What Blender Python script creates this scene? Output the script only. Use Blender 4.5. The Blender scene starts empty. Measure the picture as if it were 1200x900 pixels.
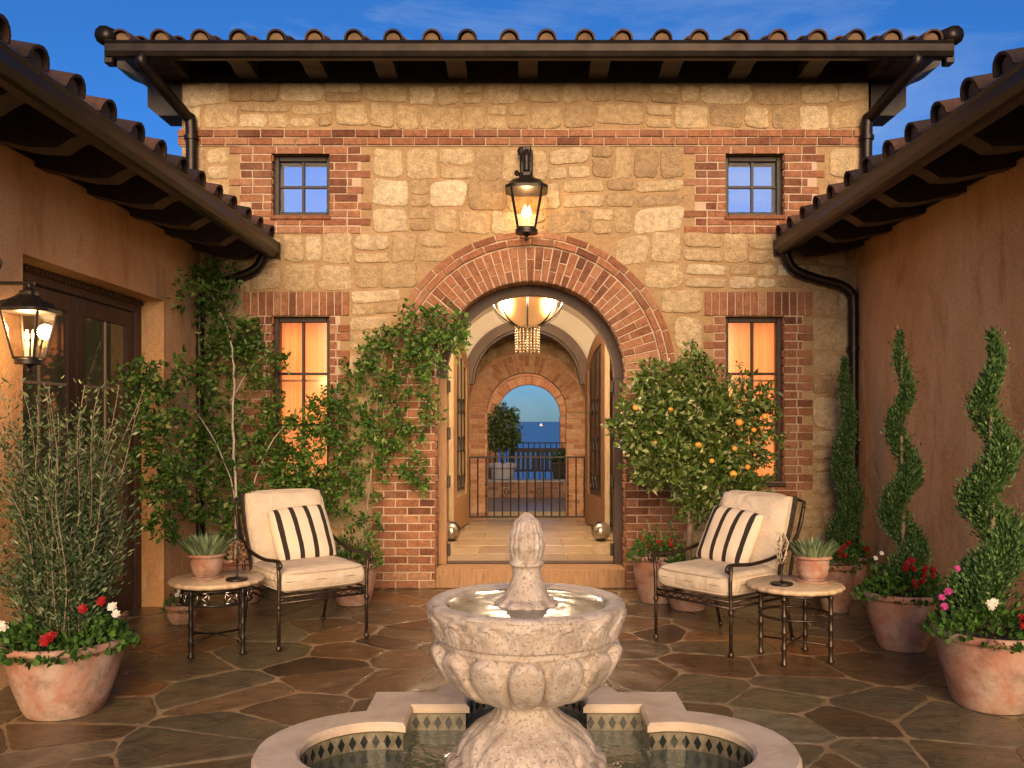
import bpy, math, random
import numpy as np
from mathutils import Vector, Matrix

random.seed(7)
RNG = np.random.default_rng(11)
PI = math.pi
C = bpy.context.scene.collection
scene = bpy.context.scene

# ------------------------------------------------------------------ camera numbers (pixels of the 1200 x 900 photograph)
F, VX, HY, CY, EYE = 1050.0, 615.0, 494.0, -8.6, 1.6
def at(px, py, d):
    """world point seen at photo pixel px,py at distance d in front of the camera"""
    return Vector(((px - VX) * d / F, CY + d, EYE - (py - HY) * d / F))

# ------------------------------------------------------------------ mesh builder
class MB:
    def __init__(s): s.v = []; s.f = []; s.uv = None
    def add(s, vs, fs):
        n = len(s.v); s.v.extend([tuple(p) for p in vs]); s.f.extend([tuple(i + n for i in f) for f in fs])
    def box(s, x0, x1, y0, y1, z0, z1, bev=0.0):
        if bev <= 0:
            s.add([(x0,y0,z0),(x1,y0,z0),(x1,y1,z0),(x0,y1,z0),(x0,y0,z1),(x1,y0,z1),(x1,y1,z1),(x0,y1,z1)],
                  [(0,3,2,1),(4,5,6,7),(0,1,5,4),(1,2,6,5),(2,3,7,6),(3,0,4,7)])
        else:
            s.obox(((x0+x1)/2,(y0+y1)/2,(z0+z1)/2), (1,0,0),(0,1,0),(0,0,1),(x1-x0)/2,(y1-y0)/2,(z1-z0)/2, bev)
    def obox(s, c, U, V, N, a, b, h, bev=0.0):
        """oriented box, half sizes a,b,h along U,V,N; chamfered edges when bev>0"""
        c = Vector(c); U = Vector(U); V = Vector(V); N = Vector(N)
        if bev <= 0:
            vs = [c + U*(i*a) + V*(j*b) + N*(k*h) for k in (-1,1) for j in (-1,1) for i in (-1,1)]
            s.add(vs, [(0,2,3,1),(4,5,7,6),(0,1,5,4),(1,3,7,5),(3,2,6,7),(2,0,4,6)]); return
        vs = []; idx = {}
        for i in (-1,1):
            for j in (-1,1):
                for k in (-1,1):
                    for ax in range(3):
                        d = [a-bev, b-bev, h-bev]; d[ax] = (a,b,h)[ax]
                        idx[(i,j,k,ax)] = len(vs); vs.append(c + U*(i*d[0]) + V*(j*d[1]) + N*(k*d[2]))
        fs = []
        I = lambda i,j,k,x: idx[(i,j,k,x)]
        for q in (-1,1):
            r = [(-1,-1),(1,-1),(1,1),(-1,1)]
            if q < 0: r = r[::-1]
            fs.append([I(q,j,k,0) for j,k in r]); fs.append([I(k,q,j,1) for j,k in r]); fs.append([I(j,k,q,2) for j,k in r])
        for j in (-1,1):
            for k in (-1,1):
                for (A,B,mk) in ((1,2,lambda i,j,k:(i,j,k)),(2,0,lambda i,j,k:(k,i,j)),(0,1,lambda i,j,k:(j,k,i))):
                    q = [I(*mk(-1,j,k),A), I(*mk(1,j,k),A), I(*mk(1,j,k),B), I(*mk(-1,j,k),B)]
                    if j*k > 0: q = q[::-1]
                    fs.append(q)
        for i in (-1,1):
            for j in (-1,1):
                for k in (-1,1):
                    t = [I(i,j,k,0), I(i,j,k,1), I(i,j,k,2)]
                    if i*j*k < 0: t = t[::-1]
                    fs.append(t)
        s.add(vs, fs)
    def tube(s, pts, r, n=8, cap=True):
        pts = [Vector(p) for p in pts]; m = len(pts)
        rr = r if isinstance(r, (list, tuple)) else [r]*m
        t0 = (pts[1]-pts[0]).normalized()
        up = Vector((0,0,1)) if abs(t0.z) < .9 else Vector((1,0,0))
        x = t0.cross(up).normalized()
        vs = []
        for i,p in enumerate(pts):
            if i == 0: t = t0
            elif i == m-1: t = (pts[-1]-pts[-2]).normalized()
            else: t = ((pts[i+1]-p).normalized() + (p-pts[i-1]).normalized())
            if t.length < 1e-6: t = t0
            t.normalize()
            x = (x - t*x.dot(t))
            if x.length < 1e-6: x = t.orthogonal()
            x.normalize(); y = t.cross(x)
            for k in range(n):
                a = 2*PI*k/n; vs.append(p + x*(math.cos(a)*rr[i]) + y*(math.sin(a)*rr[i]))
        fs = [(i*n+k, i*n+(k+1)%n, (i+1)*n+(k+1)%n, (i+1)*n+k) for i in range(m-1) for k in range(n)]
        if cap: fs += [tuple(range(n-1,-1,-1)), tuple((m-1)*n+k for k in range(n))]
        s.add(vs, fs)
    def lathe(s, prof, n=32, c=(0,0,0), fn=None, closed=False):
        vs = []
        for (r,z) in prof:
            for k in range(n):
                a = 2*PI*k/n; rr, zz = (r,z) if fn is None else fn(r,z,a)
                vs.append((c[0]+rr*math.cos(a), c[1]+rr*math.sin(a), c[2]+zz))
        m = len(prof)
        fs = [(i*n+k, i*n+(k+1)%n, (i+1)*n+(k+1)%n, (i+1)*n+k) for i in range(m-1) for k in range(n)]
        if not closed:
            fs += [tuple(range(n-1,-1,-1)), tuple((m-1)*n+k for k in range(n))]
        s.add(vs, fs)
    def prism(s, poly, axis, a, b):
        """extrude a 2-D outline along axis (0,1,2) from a to b; outline coordinates are the two other axes in order"""
        def P(u,w,t):
            q=[u,w]; q.insert(axis,t); return tuple(q)
        n=len(poly); vs=[P(u,w,a) for u,w in poly]+[P(u,w,b) for u,w in poly]
        s.add(vs,[tuple(range(n-1,-1,-1)),tuple(range(n,2*n))]+[(i,(i+1)%n,n+(i+1)%n,n+i) for i in range(n)])
    def build(s, name, mat, parent=None, world=False, smooth=False, label=None, angle=None, extra=None):
        nf = len(s.f)
        if extra: s.add(extra[0].v, extra[0].f)
        me = bpy.data.meshes.new(name)
        me.from_pydata(s.v, [], s.f); me.update()
        if s.uv is not None:
            uvl = me.uv_layers.new(name='UVMap')
            arr = np.array([s.uv[l.vertex_index] for l in me.loops], dtype=np.float32).ravel()
            uvl.data.foreach_set('uv', arr)
        if mat: me.materials.append(mat)
        if extra:
            me.materials.append(extra[1]); me.polygons.foreach_set('material_index', [0]*nf+[1]*(len(s.f)-nf))
        if smooth:
            me.polygons.foreach_set('use_smooth', [True]*len(me.polygons))
            if angle is not None: me.set_sharp_from_angle(angle=math.radians(angle))
        return link(name, me, parent, world, label)
def link(name, me, parent=None, world=False, label=None):
    o = bpy.data.objects.new(name, me); C.objects.link(o)
    if parent:
        o.parent = parent
        if world and parent.type == 'EMPTY': o.matrix_parent_inverse = Matrix.Translation(-parent.location)
    if label: o['label'] = label
    return o
def tag(o, label, cat, group=None, kind=None):
    o['label'] = label; o['category'] = cat
    if group: o['group'] = group
    if kind: o['kind'] = kind
    return o
def thing(name, label, cat, loc=(0,0,0), rz=0, group=None):
    o = bpy.data.objects.new(name, None); C.objects.link(o); o.location = loc; o.rotation_euler = (0,0,rz)
    o.empty_display_size = .2
    return tag(o, label, cat, group)
def struct(o): o['kind'] = 'structure'; return o
def copy_tree(o, parent=None):
    c = o.copy(); C.objects.link(c)
    if parent: c.parent = parent
    for ch in list(o.children): copy_tree(ch, c)
    return c

# ------------------------------------------------------------------ material helper
def newmat(name):
    m = bpy.data.materials.new(name); m.use_nodes = True
    nt = m.node_tree; b = nt.nodes['Principled BSDF']
    return m, nt, b
def N(nt, t, **kw):
    n = nt.nodes.new(t)
    for k, v in kw.items():
        if k in n.inputs.keys() if isinstance(k, str) else False: n.inputs[k].default_value = v
        else: setattr(n, k, v)
    return n
def ramp(nt, fac, stops, interp='LINEAR'):
    r = nt.nodes.new('ShaderNodeValToRGB'); e = r.color_ramp.elements; r.color_ramp.interpolation = interp
    while len(e) < len(stops): e.new(.5)
    for i,(p,c) in enumerate(stops): e[i].position = p; e[i].color = (*c, 1) if len(c) == 3 else c
    nt.links.new(fac, r.inputs[0]); return r.outputs[0]
def noise(nt, scale, detail=4, rough=.55, vec=None, dist=0):
    n = nt.nodes.new('ShaderNodeTexNoise'); n.inputs['Scale'].default_value = scale
    n.inputs['Detail'].default_value = detail; n.inputs['Roughness'].default_value = rough; n.inputs['Distortion'].default_value = dist
    if vec is not None: nt.links.new(vec, n.inputs['Vector'])
    return n.outputs[0]
def coords(nt, kind='Object', scale=None):
    t = nt.nodes.new('ShaderNodeTexCoord'); o = t.outputs[kind]
    if scale:
        mp = nt.nodes.new('ShaderNodeMapping'); mp.inputs['Scale'].default_value = scale; nt.links.new(o, mp.inputs[0]); o = mp.outputs[0]
    return o
def mixc(nt, fac, a, b, mode='MIX'):
    m = nt.nodes.new('ShaderNodeMix'); m.data_type = 'RGBA'; m.blend_type = mode
    for sock, v in ((m.inputs[0], fac), (m.inputs[6], a), (m.inputs[7], b)):
        if hasattr(v, 'links') or hasattr(v, 'is_linked'): nt.links.new(v, sock)
        elif isinstance(v, (int, float)): sock.default_value = v
        else: sock.default_value = (*v, 1)
    return m.outputs[2]
def mathn(nt, op, a, b=None, c=None):
    m = nt.nodes.new('ShaderNodeMath'); m.operation = op
    for i, v in enumerate((a, b, c)):
        if v is None: continue
        if isinstance(v, (int, float)): m.inputs[i].default_value = v
        else: nt.links.new(v, m.inputs[i])
    return m.outputs[0]
def bump(nt, b, h, strength=.5, dist=.01):
    n = nt.nodes.new('ShaderNodeBump'); n.inputs['Strength'].default_value = strength; n.inputs['Distance'].default_value = dist
    nt.links.new(h, n.inputs['Height']); nt.links.new(n.outputs[0], b.inputs['Normal'])
def island(nt):
    return nt.nodes.new('ShaderNodeNewGeometry').outputs['Random Per Island']

def mat_noise(name, c1, c2, scale=4, rough=.8, bs=.4, bscale=40, bd=.006, metal=0, c3=None, spec=.5, detail=6, grit=0):
    m, nt, b = newmat(name); v = coords(nt)
    f = noise(nt, scale, detail, .6, v)
    if grit:
        f = mathn(nt, 'ADD', mathn(nt, 'MULTIPLY', f, .7), mathn(nt, 'MULTIPLY', noise(nt, grit, 4, .7, v), .3))
    st = [(.3, c1), (.7, c2)] if c3 is None else [(.28, c1), (.5, c2), (.72, c3)]
    nt.links.new(ramp(nt, f, st), b.inputs['Base Color'])
    b.inputs['Roughness'].default_value = rough; b.inputs['Metallic'].default_value = metal
    b.inputs['Specular IOR Level'].default_value = spec
    if bs > 0: bump(nt, b, noise(nt, bscale, 5, .6, v), bs, bd)
    return m
def mat_island(name, stops, scale=9, amt=.5, rough=.85, bs=.6, bscale=45, bd=.008, dirt=None, grit=75):
    """colour picked per brick / stone / leaf island, mottled by noise"""
    m, nt, b = newmat(name); v = coords(nt)
    col = ramp(nt, island(nt), stops)
    n1 = noise(nt, scale, 6, .65, v)
    k = ramp(nt, n1, [(.25, (1-amt,)*3), (.75, (1+amt*.4,)*3)])
    col = mixc(nt, 1.0, col, k, 'MULTIPLY')
    g = noise(nt, grit, 3, .7, v); col = mixc(nt, 1.0, col, ramp(nt, g, [(.3,(.62,)*3),(.5,(1,1,1)),(.7,(1.22,)*3)]), 'MULTIPLY')
    if dirt:
        n2 = noise(nt, 1.3, 5, .7, v)
        col = mixc(nt, ramp(nt, n2, [(.48, (0,0,0)), (.68, (.6,.6,.6))]), col, dirt)
    nt.links.new(col, b.inputs['Base Color']); b.inputs['Roughness'].default_value = rough
    bump(nt, b, noise(nt, bscale, 6, .65, v), bs, bd)
    return m
def mat_leaf(name, stops, rough=.45, trans=.25):
    m, nt, b = newmat(name)
    col = ramp(nt, island(nt), stops)
    nt.links.new(col, b.inputs['Base Color']); b.inputs['Roughness'].default_value = rough
    b.inputs['Specular IOR Level'].default_value = .35
    tr = nt.nodes.new('ShaderNodeBsdfTranslucent'); nt.links.new(mixc(nt, 1.0, col, (1.1,1.2,.6), 'MULTIPLY'), tr.inputs[0])
    mx = nt.nodes.new('ShaderNodeMixShader'); mx.inputs[0].default_value = trans
    out = nt.nodes['Material Output']
    nt.links.new(b.outputs[0], mx.inputs[1]); nt.links.new(tr.outputs[0], mx.inputs[2]); nt.links.new(mx.outputs[0], out.inputs[0])
    return m
def mat_emit(name, col, s):
    m, nt, b = newmat(name); b.inputs['Base Color'].default_value = (*col, 1)
    b.inputs['Emission Color'].default_value = (*col, 1); b.inputs['Emission Strength'].default_value = s
    return m

M = {}
M['stone'] = mat_island('stone', [(0,(.40,.28,.15)),(.25,(.54,.40,.22)),(.55,(.63,.49,.29)),(.8,(.57,.42,.23)),(1,(.76,.64,.43))], 17, .45, .9, 1.0, 26, .03, (.36,.23,.12))
M['mortar'] = mat_noise('mortar', (.30,.19,.09), (.48,.335,.175), 6, .95, 1.0, 26, .03, grit=70)
M['brick'] = mat_island('brick', [(0,(.15,.055,.030)),(.3,(.27,.105,.052)),(.6,(.37,.16,.078)),(.85,(.33,.145,.078)),(1,(.48,.27,.15))], 22, .5, .9, .9, 60, .010, (.34,.19,.11))
M['lit_pale_brick'] = mat_island('lit_pale_brick', [(0,(.40,.18,.09)),(.3,(.52,.25,.13)),(.6,(.60,.32,.17)),(1,(.68,.42,.26))], 22, .35, .9, .7, 70, .006)  # paler copy of brick; lamp glow on far masonry put into its colour
M['lit_orange_brick'] = mat_island('lit_orange_brick', [(0,(.45,.15,.045)),(.5,(.62,.24,.075)),(1,(.74,.36,.14))], 22, .35, .9, .7, 70, .006)  # orange copy of brick; warm light on farthest arch put into its colour
M['brick_mortar'] = mat_noise('brick_mortar', (.42,.31,.21), (.55,.43,.31), 9, .95, .6, 90, .005)
def stucco():
    m, nt, b = newmat('stucco'); v = coords(nt)
    f = noise(nt, .9, 9, .62, coords(nt, 'Object', (1,1,.45)), .4)
    col = ramp(nt, f, [(.34,(.62,.32,.125)),(.5,(.76,.44,.20)),(.66,(.83,.54,.29))])
    k = noise(nt, 2.6, 8, .7, coords(nt, 'Object', (1,1,.3)), .8); col = mixc(nt, ramp(nt, k, [(.52,(0,0,0)),(.66,(.6,.6,.6))]), col, (.42,.20,.075))
    g = noise(nt, 90, 3, .6, v); col = mixc(nt, 1.0, col, ramp(nt, g, [(.32,(.74,)*3),(.66,(1.12,)*3)]), 'MULTIPLY')
    nt.links.new(col, b.inputs['Base Color']); b.inputs['Roughness'].default_value = .85
    h = mathn(nt, 'ADD', noise(nt, 7, 5, .6, v), mathn(nt, 'MULTIPLY', noise(nt, 80, 4, .6, v), .35)); bump(nt, b, h, .9, .022); return m
M['stucco'] = stucco()
M['dark_wood'] = None
def wood(name, c1, c2, sc=(14,14,1.2), rough=.55):
    m, nt, b = newmat(name); v = coords(nt, 'Object', sc)
    f = noise(nt, 3, 6, .65, v, 1.0)
    nt.links.new(ramp(nt, f, [(.3,c1),(.7,c2)]), b.inputs['Base Color']); b.inputs['Roughness'].default_value = rough
    bump(nt, b, f, .35, .004); return m
M['dark_wood'] = wood('dark_wood', (.014,.009,.006), (.042,.026,.016), (3,3,3))
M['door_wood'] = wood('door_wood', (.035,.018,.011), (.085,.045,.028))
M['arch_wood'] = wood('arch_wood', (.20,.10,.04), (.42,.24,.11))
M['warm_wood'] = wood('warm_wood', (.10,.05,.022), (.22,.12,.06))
M['pale_wood'] = wood('pale_wood', (.26,.19,.11), (.46,.36,.23))
M['gutter'] = mat_noise('gutter_metal', (.010,.007,.005), (.030,.021,.015), 6, .38, .15, 30, .003, metal=.6)
M['iron'] = mat_noise('iron', (.012,.010,.009), (.035,.028,.022), 20, .42, .2, 60, .002, metal=.5)
M['black_iron'] = mat_noise('black_iron', (.004,.004,.004), (.012,.010,.009), 20, .6, .2, 60, .002)
M['bronze'] = mat_noise('bronze', (.035,.024,.017), (.10,.075,.055), 24, .38, .2, 60, .002, metal=.75)
M['roof_tile'] = mat_island('roof_tile', [(0,(.020,.011,.008)),(.5,(.050,.026,.017)),(1,(.12,.058,.034))], 12, .5, .85, .5, 40, .006)
M['tile_cap'] = mat_noise('cap_mortar', (.12,.075,.04), (.22,.145,.08), 9, .95, .5, 50, .006)
M['terracotta'] = None
def terracotta():
    m, nt, b = newmat('terracotta'); v = coords(nt)
    f = noise(nt, 5, 7, .65, v); base = ramp(nt, f, [(.3,(.27,.115,.07)),(.7,(.42,.20,.13))])
    w = noise(nt, 3.2, 8, .72, v, .6)
    col = mixc(nt, ramp(nt, w, [(.40,(0,0,0)),(.60,(.85,.85,.85))]), base, (.44,.345,.275))
    g = noise(nt, 7.3, 6, .7, v); col = mixc(nt, ramp(nt, g, [(.50,(0,0,0)),(.68,(.7,.7,.7))]), col, (.13,.08,.055))
    nt.links.new(col, b.inputs['Base Color']); b.inputs['Roughness'].default_value = .82
    bump(nt, b, noise(nt, 60, 5, .6, v), .3, .004); return m
M['terracotta'] = terracotta()
M['soil'] = mat_noise('soil', (.02,.013,.009), (.06,.04,.025), 30, .95, .8, 60, .01)
def fountain_mat():
    m, nt, b = newmat('cast_stone'); v = coords(nt)
    f = noise(nt, 9, 9, .7, v); base = ramp(nt, f, [(.28,(.36,.29,.23)),(.5,(.50,.425,.345)),(.72,(.62,.55,.46))])
    w = noise(nt, 3.0, 9, .75, coords(nt, 'Object', (2.2,2.2,1)), .2)
    col = mixc(nt, ramp(nt, w, [(.52,(0,0,0)),(.64,(.65,.65,.65))]), base, (.20,.155,.105))
    al = noise(nt, 6.5, 8, .75, v); col = mixc(nt, ramp(nt, al, [(.60,(0,0,0)),(.72,(.45,.45,.45))]), col, (.15,.15,.09))
    li = noise(nt, 15, 7, .7, v); col = mixc(nt, ramp(nt, li, [(.57,(0,0,0)),(.66,(.6,.6,.6))]), col, (.74,.69,.60))
    pit = noise(nt, 85, 4, .7, v); col = mixc(nt, ramp(nt, pit, [(.27,(.5,.5,.5)),(.35,(0,0,0))]), col, (.13,.095,.06))
    nt.links.new(col, b.inputs['Base Color'])
    nt.links.new(ramp(nt, w, [(.35,(.62,)*3),(.65,(.25,)*3)]), b.inputs['Roughness'])
    h = mathn(nt, 'ADD', noise(nt, 30, 8, .75, v), mathn(nt, 'MULTIPLY', ramp(nt, pit, [(.28,(0,0,0)),(.42,(1,1,1))]), .6))
    bump(nt, b, h, .9, .008); return m
M['cast_stone'] = fountain_mat()
M['coping'] = mat_noise('coping_stone', (.42,.33,.23), (.58,.47,.34), 5, .75, .5, 50, .006, c3=(.66,.56,.43))
def floor_mat():
    m, nt, b = newmat('flagstone'); v = coords(nt)
    col = ramp(nt, island(nt), [(0,(.10,.078,.042)),(.16,(.14,.128,.074)),(.3,(.12,.062,.028)),(.42,(.12,.118,.076)),(.55,(.045,.027,.016)),(.68,(.16,.132,.074)),(.8,(.20,.095,.04)),(.9,(.095,.064,.032)),(1,(.18,.168,.112))])
    n1 = noise(nt, 6, 10, .75, v, .8); col = mixc(nt, 1, col, ramp(nt, n1, [(.28,(.35,.32,.29)),(.5,(1,1,1)),(.72,(1.7,1.45,1.1))]), 'MULTIPLY')
    n2 = noise(nt, 1.7, 6, .7, v); col = mixc(nt, ramp(nt, n2, [(.5,(0,0,0)),(.7,(.5,.5,.5))]), col, (.17,.085,.035))
    nt.links.new(col, b.inputs['Base Color'])
    r = noise(nt, 2.3, 5, .65, v)
    nt.links.new(ramp(nt, r, [(.35,(.05,)*3),(.65,(.22,)*3)]), b.inputs['Roughness'])
    b.inputs['Specular IOR Level'].default_value = .8
    cl = noise(nt, 4.5, 10, .62, v, 1.2); fn = noise(nt, 45, 5, .65, v)
    bump(nt, b, mathn(nt, 'ADD', cl, mathn(nt, 'MULTIPLY', fn, .18)), .85, .022); return m
M['flagstone'] = floor_mat()
M['grout'] = mat_noise('grout', (.17,.115,.06), (.44,.31,.17), 5, .5, .6, 40, .008, grit=60)
M['hall_tile'] = mat_island('hall_tile', [(0,(.28,.20,.12)),(.5,(.38,.29,.18)),(1,(.33,.26,.18))], 6, .3, .35, .3, 20, .004)
M['plaster'] = mat_noise('plaster', (.55,.50,.42), (.66,.61,.52), 1.5, .9, .2, 40, .003)
def fabric():
    m, nt, b = newmat('fabric'); v = coords(nt)
    nt.links.new(ramp(nt, noise(nt, 5, 7, .7, v), [(.3,(.50,.41,.30)),(.6,(.64,.54,.41))]), b.inputs['Base Color']); b.inputs['Roughness'].default_value = .95
    wr = noise(nt, 3.2, 3, .5, coords(nt, 'Object', (1,3.0,1.4)), 2.2); bump(nt, b, mathn(nt, 'ADD', wr, mathn(nt, 'MULTIPLY', noise(nt, 240, 2, .5, v), .04)), .6, .035); return m
M['fabric'] = fabric()
M['piping'] = mat_noise('piping', (.50,.41,.31), (.56,.47,.36), 6, .95, .2, 260, .002)
def stripes():
    m, nt, b = newmat('striped_fabric'); v = coords(nt, 'UV')
    sx = nt.nodes.new('ShaderNodeSeparateXYZ'); nt.links.new(v, sx.inputs[0])
    wob = noise(nt, 9, 2, .5, v)
    u = mathn(nt, 'ADD', sx.outputs[0], mathn(nt, 'MULTIPLY', wob, .012))
    fr = mathn(nt, 'FRACT', mathn(nt, 'MULTIPLY', u, 4.0)); d = mathn(nt, 'ABSOLUTE', mathn(nt, 'SUBTRACT', fr, .5))
    k = ramp(nt, d, [(.15,(1,1,1)),(.165,(0,0,0))])
    nt.links.new(mixc(nt, k, (.68,.58,.44), (.022,.016,.012)), b.inputs['Base Color']); b.inputs['Roughness'].default_value = .95
    bump(nt, b, noise(nt, 220, 2, .5, coords(nt)), .3, .002); return m
M['stripes'] = stripes()
M['table_stone'] = mat_noise('table_stone', (.38,.26,.15), (.58,.44,.28), 16, .55, .5, 60, .004, c3=(.66,.52,.36))
def glassm(name, col=(1,1,1), rough=.02):
    m, nt, b = newmat(name); b.inputs['Base Color'].default_value = (*col, 1); b.inputs['Roughness'].default_value = rough
    b.inputs['Transmission Weight'].default_value = 1; b.inputs['IOR'].default_value = 1.45; return m
M['lamp_glass'] = None
def thin_glass(name, tint, alpha=.25, rough=.05):
    m, nt, b = newmat(name); out = nt.nodes['Material Output']
    tr = nt.nodes.new('ShaderNodeBsdfTransparent'); tr.inputs[0].default_value = (*tint, 1)
    gl = nt.nodes.new('ShaderNodeBsdfGlossy'); gl.inputs['Roughness'].default_value = rough
    mx = nt.nodes.new('ShaderNodeMixShader'); mx.inputs[0].default_value = alpha
    nt.links.new(tr.outputs[0], mx.inputs[1]); nt.links.new(gl.outputs[0], mx.inputs[2]); nt.links.new(mx.outputs[0], out.inputs[0]); return m
M['lamp_glass'] = thin_glass('lamp_glass', (1,.93,.8), .12)
M['window_glass'] = thin_glass('window_glass', (1,.97,.92), .025, .12)
def dark_glass():
    m, nt, b = newmat('dark_glass'); v = coords(nt, 'Object', (1,1.2,.5))
    nt.links.new(ramp(nt, noise(nt, 1.4, 3, .5, v), [(.35,(.035,.035,.018)),(.65,(.12,.105,.058))]), b.inputs['Base Color'])
    b.inputs['Roughness'].default_value = .04; b.inputs['Specular IOR Level'].default_value = .9; return m
M['dark_glass'] = dark_glass()
M['clear_glass'] = thin_glass('clear_glass', (.93,.96,1), .008, .02)
def pool_water():
    m, nt, b = newmat('pool_water'); b.inputs['Base Color'].default_value = (.10,.115,.075,1); b.inputs['Roughness'].default_value = .06
    b.inputs['Specular IOR Level'].default_value = .8
    v = coords(nt); bump(nt, b, noise(nt, 11, 3, .5, v, .6), .35, .02); return m
M['water'] = pool_water()
def bowl_water():
    m, nt, b = newmat('bowl_water'); v = coords(nt)
    nt.links.new(ramp(nt, noise(nt, 7, 5, .6, v), [(.35,(.13,.125,.085)),(.65,(.22,.20,.14))]), b.inputs['Base Color']); b.inputs['Roughness'].default_value = .16; b.inputs['Specular IOR Level'].default_value = .35
    bump(nt, b, noise(nt, 13, 2, .5, v, .8), .22, .006); return m
M['bowl_water'] = bowl_water()
M['stream'] = thin_glass('water_stream', (1,1,1), .22, .05)
def sea_mat():
    m, nt, b = newmat('sea'); v = coords(nt)
    nt.links.new(ramp(nt, noise(nt, .002, 5, .6, v), [(.3,(.012,.05,.13)),(.7,(.02,.075,.17))]), b.inputs['Base Color'])
    b.inputs['Roughness'].default_value = .38; bump(nt, b, noise(nt, .12, 4, .6, v), .7, .8); return m
M['sea'] = sea_mat()
M['ground'] = mat_noise('ground_soil', (.10,.075,.045), (.18,.14,.09), .6, .95, .4, 4, .05)
M['white_paint'] = mat_noise('white_paint', (.70,.66,.60), (.80,.76,.70), 3, .6, .1, 30, .002)
M['steel'] = mat_noise('brushed_steel', (.30,.27,.24), (.42,.39,.35), 6, .24, .1, 60, .001, metal=1)
M['bark'] = mat_noise('bark', (.16,.11,.07), (.34,.26,.18), 18, .9, .8, 60, .006)
M['pale_bark'] = mat_noise('pale_bark', (.42,.36,.27), (.60,.53,.42), 18, .85, .6, 60, .004)
M['vine_leaf'] = mat_leaf('vine_leaf', [(0,(.025,.07,.012)),(.35,(.055,.14,.022)),(.7,(.10,.21,.035)),(.9,(.20,.30,.07)),(1,(.34,.40,.16))])
M['citrus_leaf'] = mat_leaf('citrus_leaf', [(0,(.04,.075,.012)),(.4,(.08,.145,.025)),(.7,(.15,.22,.05)),(.88,(.30,.36,.13)),(1,(.50,.50,.26))], .3, .2)
M['topiary_leaf'] = mat_leaf('topiary_leaf', [(0,(.03,.075,.02)),(.4,(.07,.155,.04)),(.8,(.12,.22,.06)),(1,(.24,.34,.12))], .6, .2)
M['grey_leaf'] = mat_leaf('grey_leaf', [(0,(.025,.055,.018)),(.5,(.06,.105,.04)),(.85,(.14,.20,.09)),(1,(.30,.36,.22))], .5, .15)
M['geranium_leaf'] = mat_leaf('geranium_leaf', [(0,(.03,.08,.015)),(.6,(.07,.17,.03)),(1,(.12,.26,.05))], .6, .3)
M['aloe_leaf'] = mat_leaf('aloe_leaf', [(0,(.08,.13,.06)),(.6,(.16,.23,.12)),(1,(.32,.38,.22))], .45, .1)
M['brown_leaf'] = mat_leaf('brown_leaf', [(0,(.11,.055,.03)),(.6,(.24,.13,.07)),(1,(.40,.25,.15))], .6, .1)
M['tan_leaf'] = mat_leaf('tan_leaf', [(0,(.25,.16,.09)),(1,(.55,.40,.26))], .6, .1)
M['petal_red'] = mat_leaf('petal_red', [(0,(.22,.006,.010)),(1,(.48,.015,.02))], .6, .3)
M['petal_white'] = mat_leaf('petal_white', [(0,(.65,.62,.58)),(1,(.85,.83,.8))], .6, .3)
M['petal_pink'] = mat_leaf('petal_pink', [(0,(.45,.03,.22)),(1,(.65,.10,.40))], .6, .3)
M['orange_peel'] = mat_noise('orange_peel', (.66,.26,.03), (.85,.44,.08), 14, .45, .3, 120, .002)
M['interior'] = None
def interior():
    m, nt, b = newmat('lit_curtain'); v = coords(nt, 'Object', (14,1,.5)); f = noise(nt, 1.3, 3, .5, v)
    col = ramp(nt, f, [(.3,(.88,.30,.095)),(.7,(1.0,.41,.15))])
    nt.links.new(col, b.inputs['Base Color']); nt.links.new(col, b.inputs['Emission Color']); b.inputs['Emission Strength'].default_value = .5
    b.inputs['Roughness'].default_value = .9; return m
M['interior'] = interior()
M['curtain'] = mat_noise('cream_curtain', (.40,.33,.22), (.55,.47,.34), 3, .9, .2, 20, .004)
M['flame'] = mat_emit('lamp_flame', (1,.60,.24), 11)
M['candle'] = mat_emit('candle_tube', (.9,.6,.35), 1.2)
M['lamp_bowl'] = mat_emit('alabaster_bowl', (.50,.29,.12), .35)
M['crystal'] = mat_noise('crystal', (.10,.07,.045), (.62,.48,.32), 60, .12, 0, metal=.3)

# ------------------------------------------------------------------ foliage
def leaf_mesh(name, P, D, L, wr, mat, parent=None, world=False, fold=.25, label=None, Nrm=None):
    """P points, D directions, L lengths, wr width ratio: one folded four-corner leaf each"""
    n = len(P); P = np.asarray(P, float); D = np.asarray(D, float); L = np.asarray(L, float).reshape(-1,1)
    D = D/np.maximum(np.linalg.norm(D, axis=1, keepdims=True), 1e-6)
    R = RNG.normal(size=(n,3)) if Nrm is None else np.asarray(Nrm, float) + RNG.normal(size=(n,3))*.35
    S = np.cross(D, R); S /= np.maximum(np.linalg.norm(S, axis=1, keepdims=True), 1e-6); U = np.cross(S, D)
    a = P; t = P + D*L - U*L*.12; m = P + D*L*.45
    l = m - S*L*wr*.5 + U*L*wr*fold; r = m + S*L*wr*.5 + U*L*wr*fold
    V = np.stack([a,l,t,r], 1).reshape(-1,3)
    me = bpy.data.meshes.new(name); me.vertices.add(4*n); me.vertices.foreach_set('co', V.astype(np.float32).ravel())
    base = (np.arange(n)*4)[:,None]; T = np.concatenate([base+[0,3,2], base+[0,2,1]], 1).reshape(-1)
    me.loops.add(6*n); me.loops.foreach_set('vertex_index', T.astype(np.int32))
    me.polygons.add(2*n); me.polygons.foreach_set('loop_start', np.arange(0,6*n,3,dtype=np.int32)); me.polygons.foreach_set('loop_total', np.full(2*n,3,dtype=np.int32))
    me.materials.append(mat); me.update(calc_edges=True); me.validate()
    return link(name, me, parent, world, label)
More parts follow.
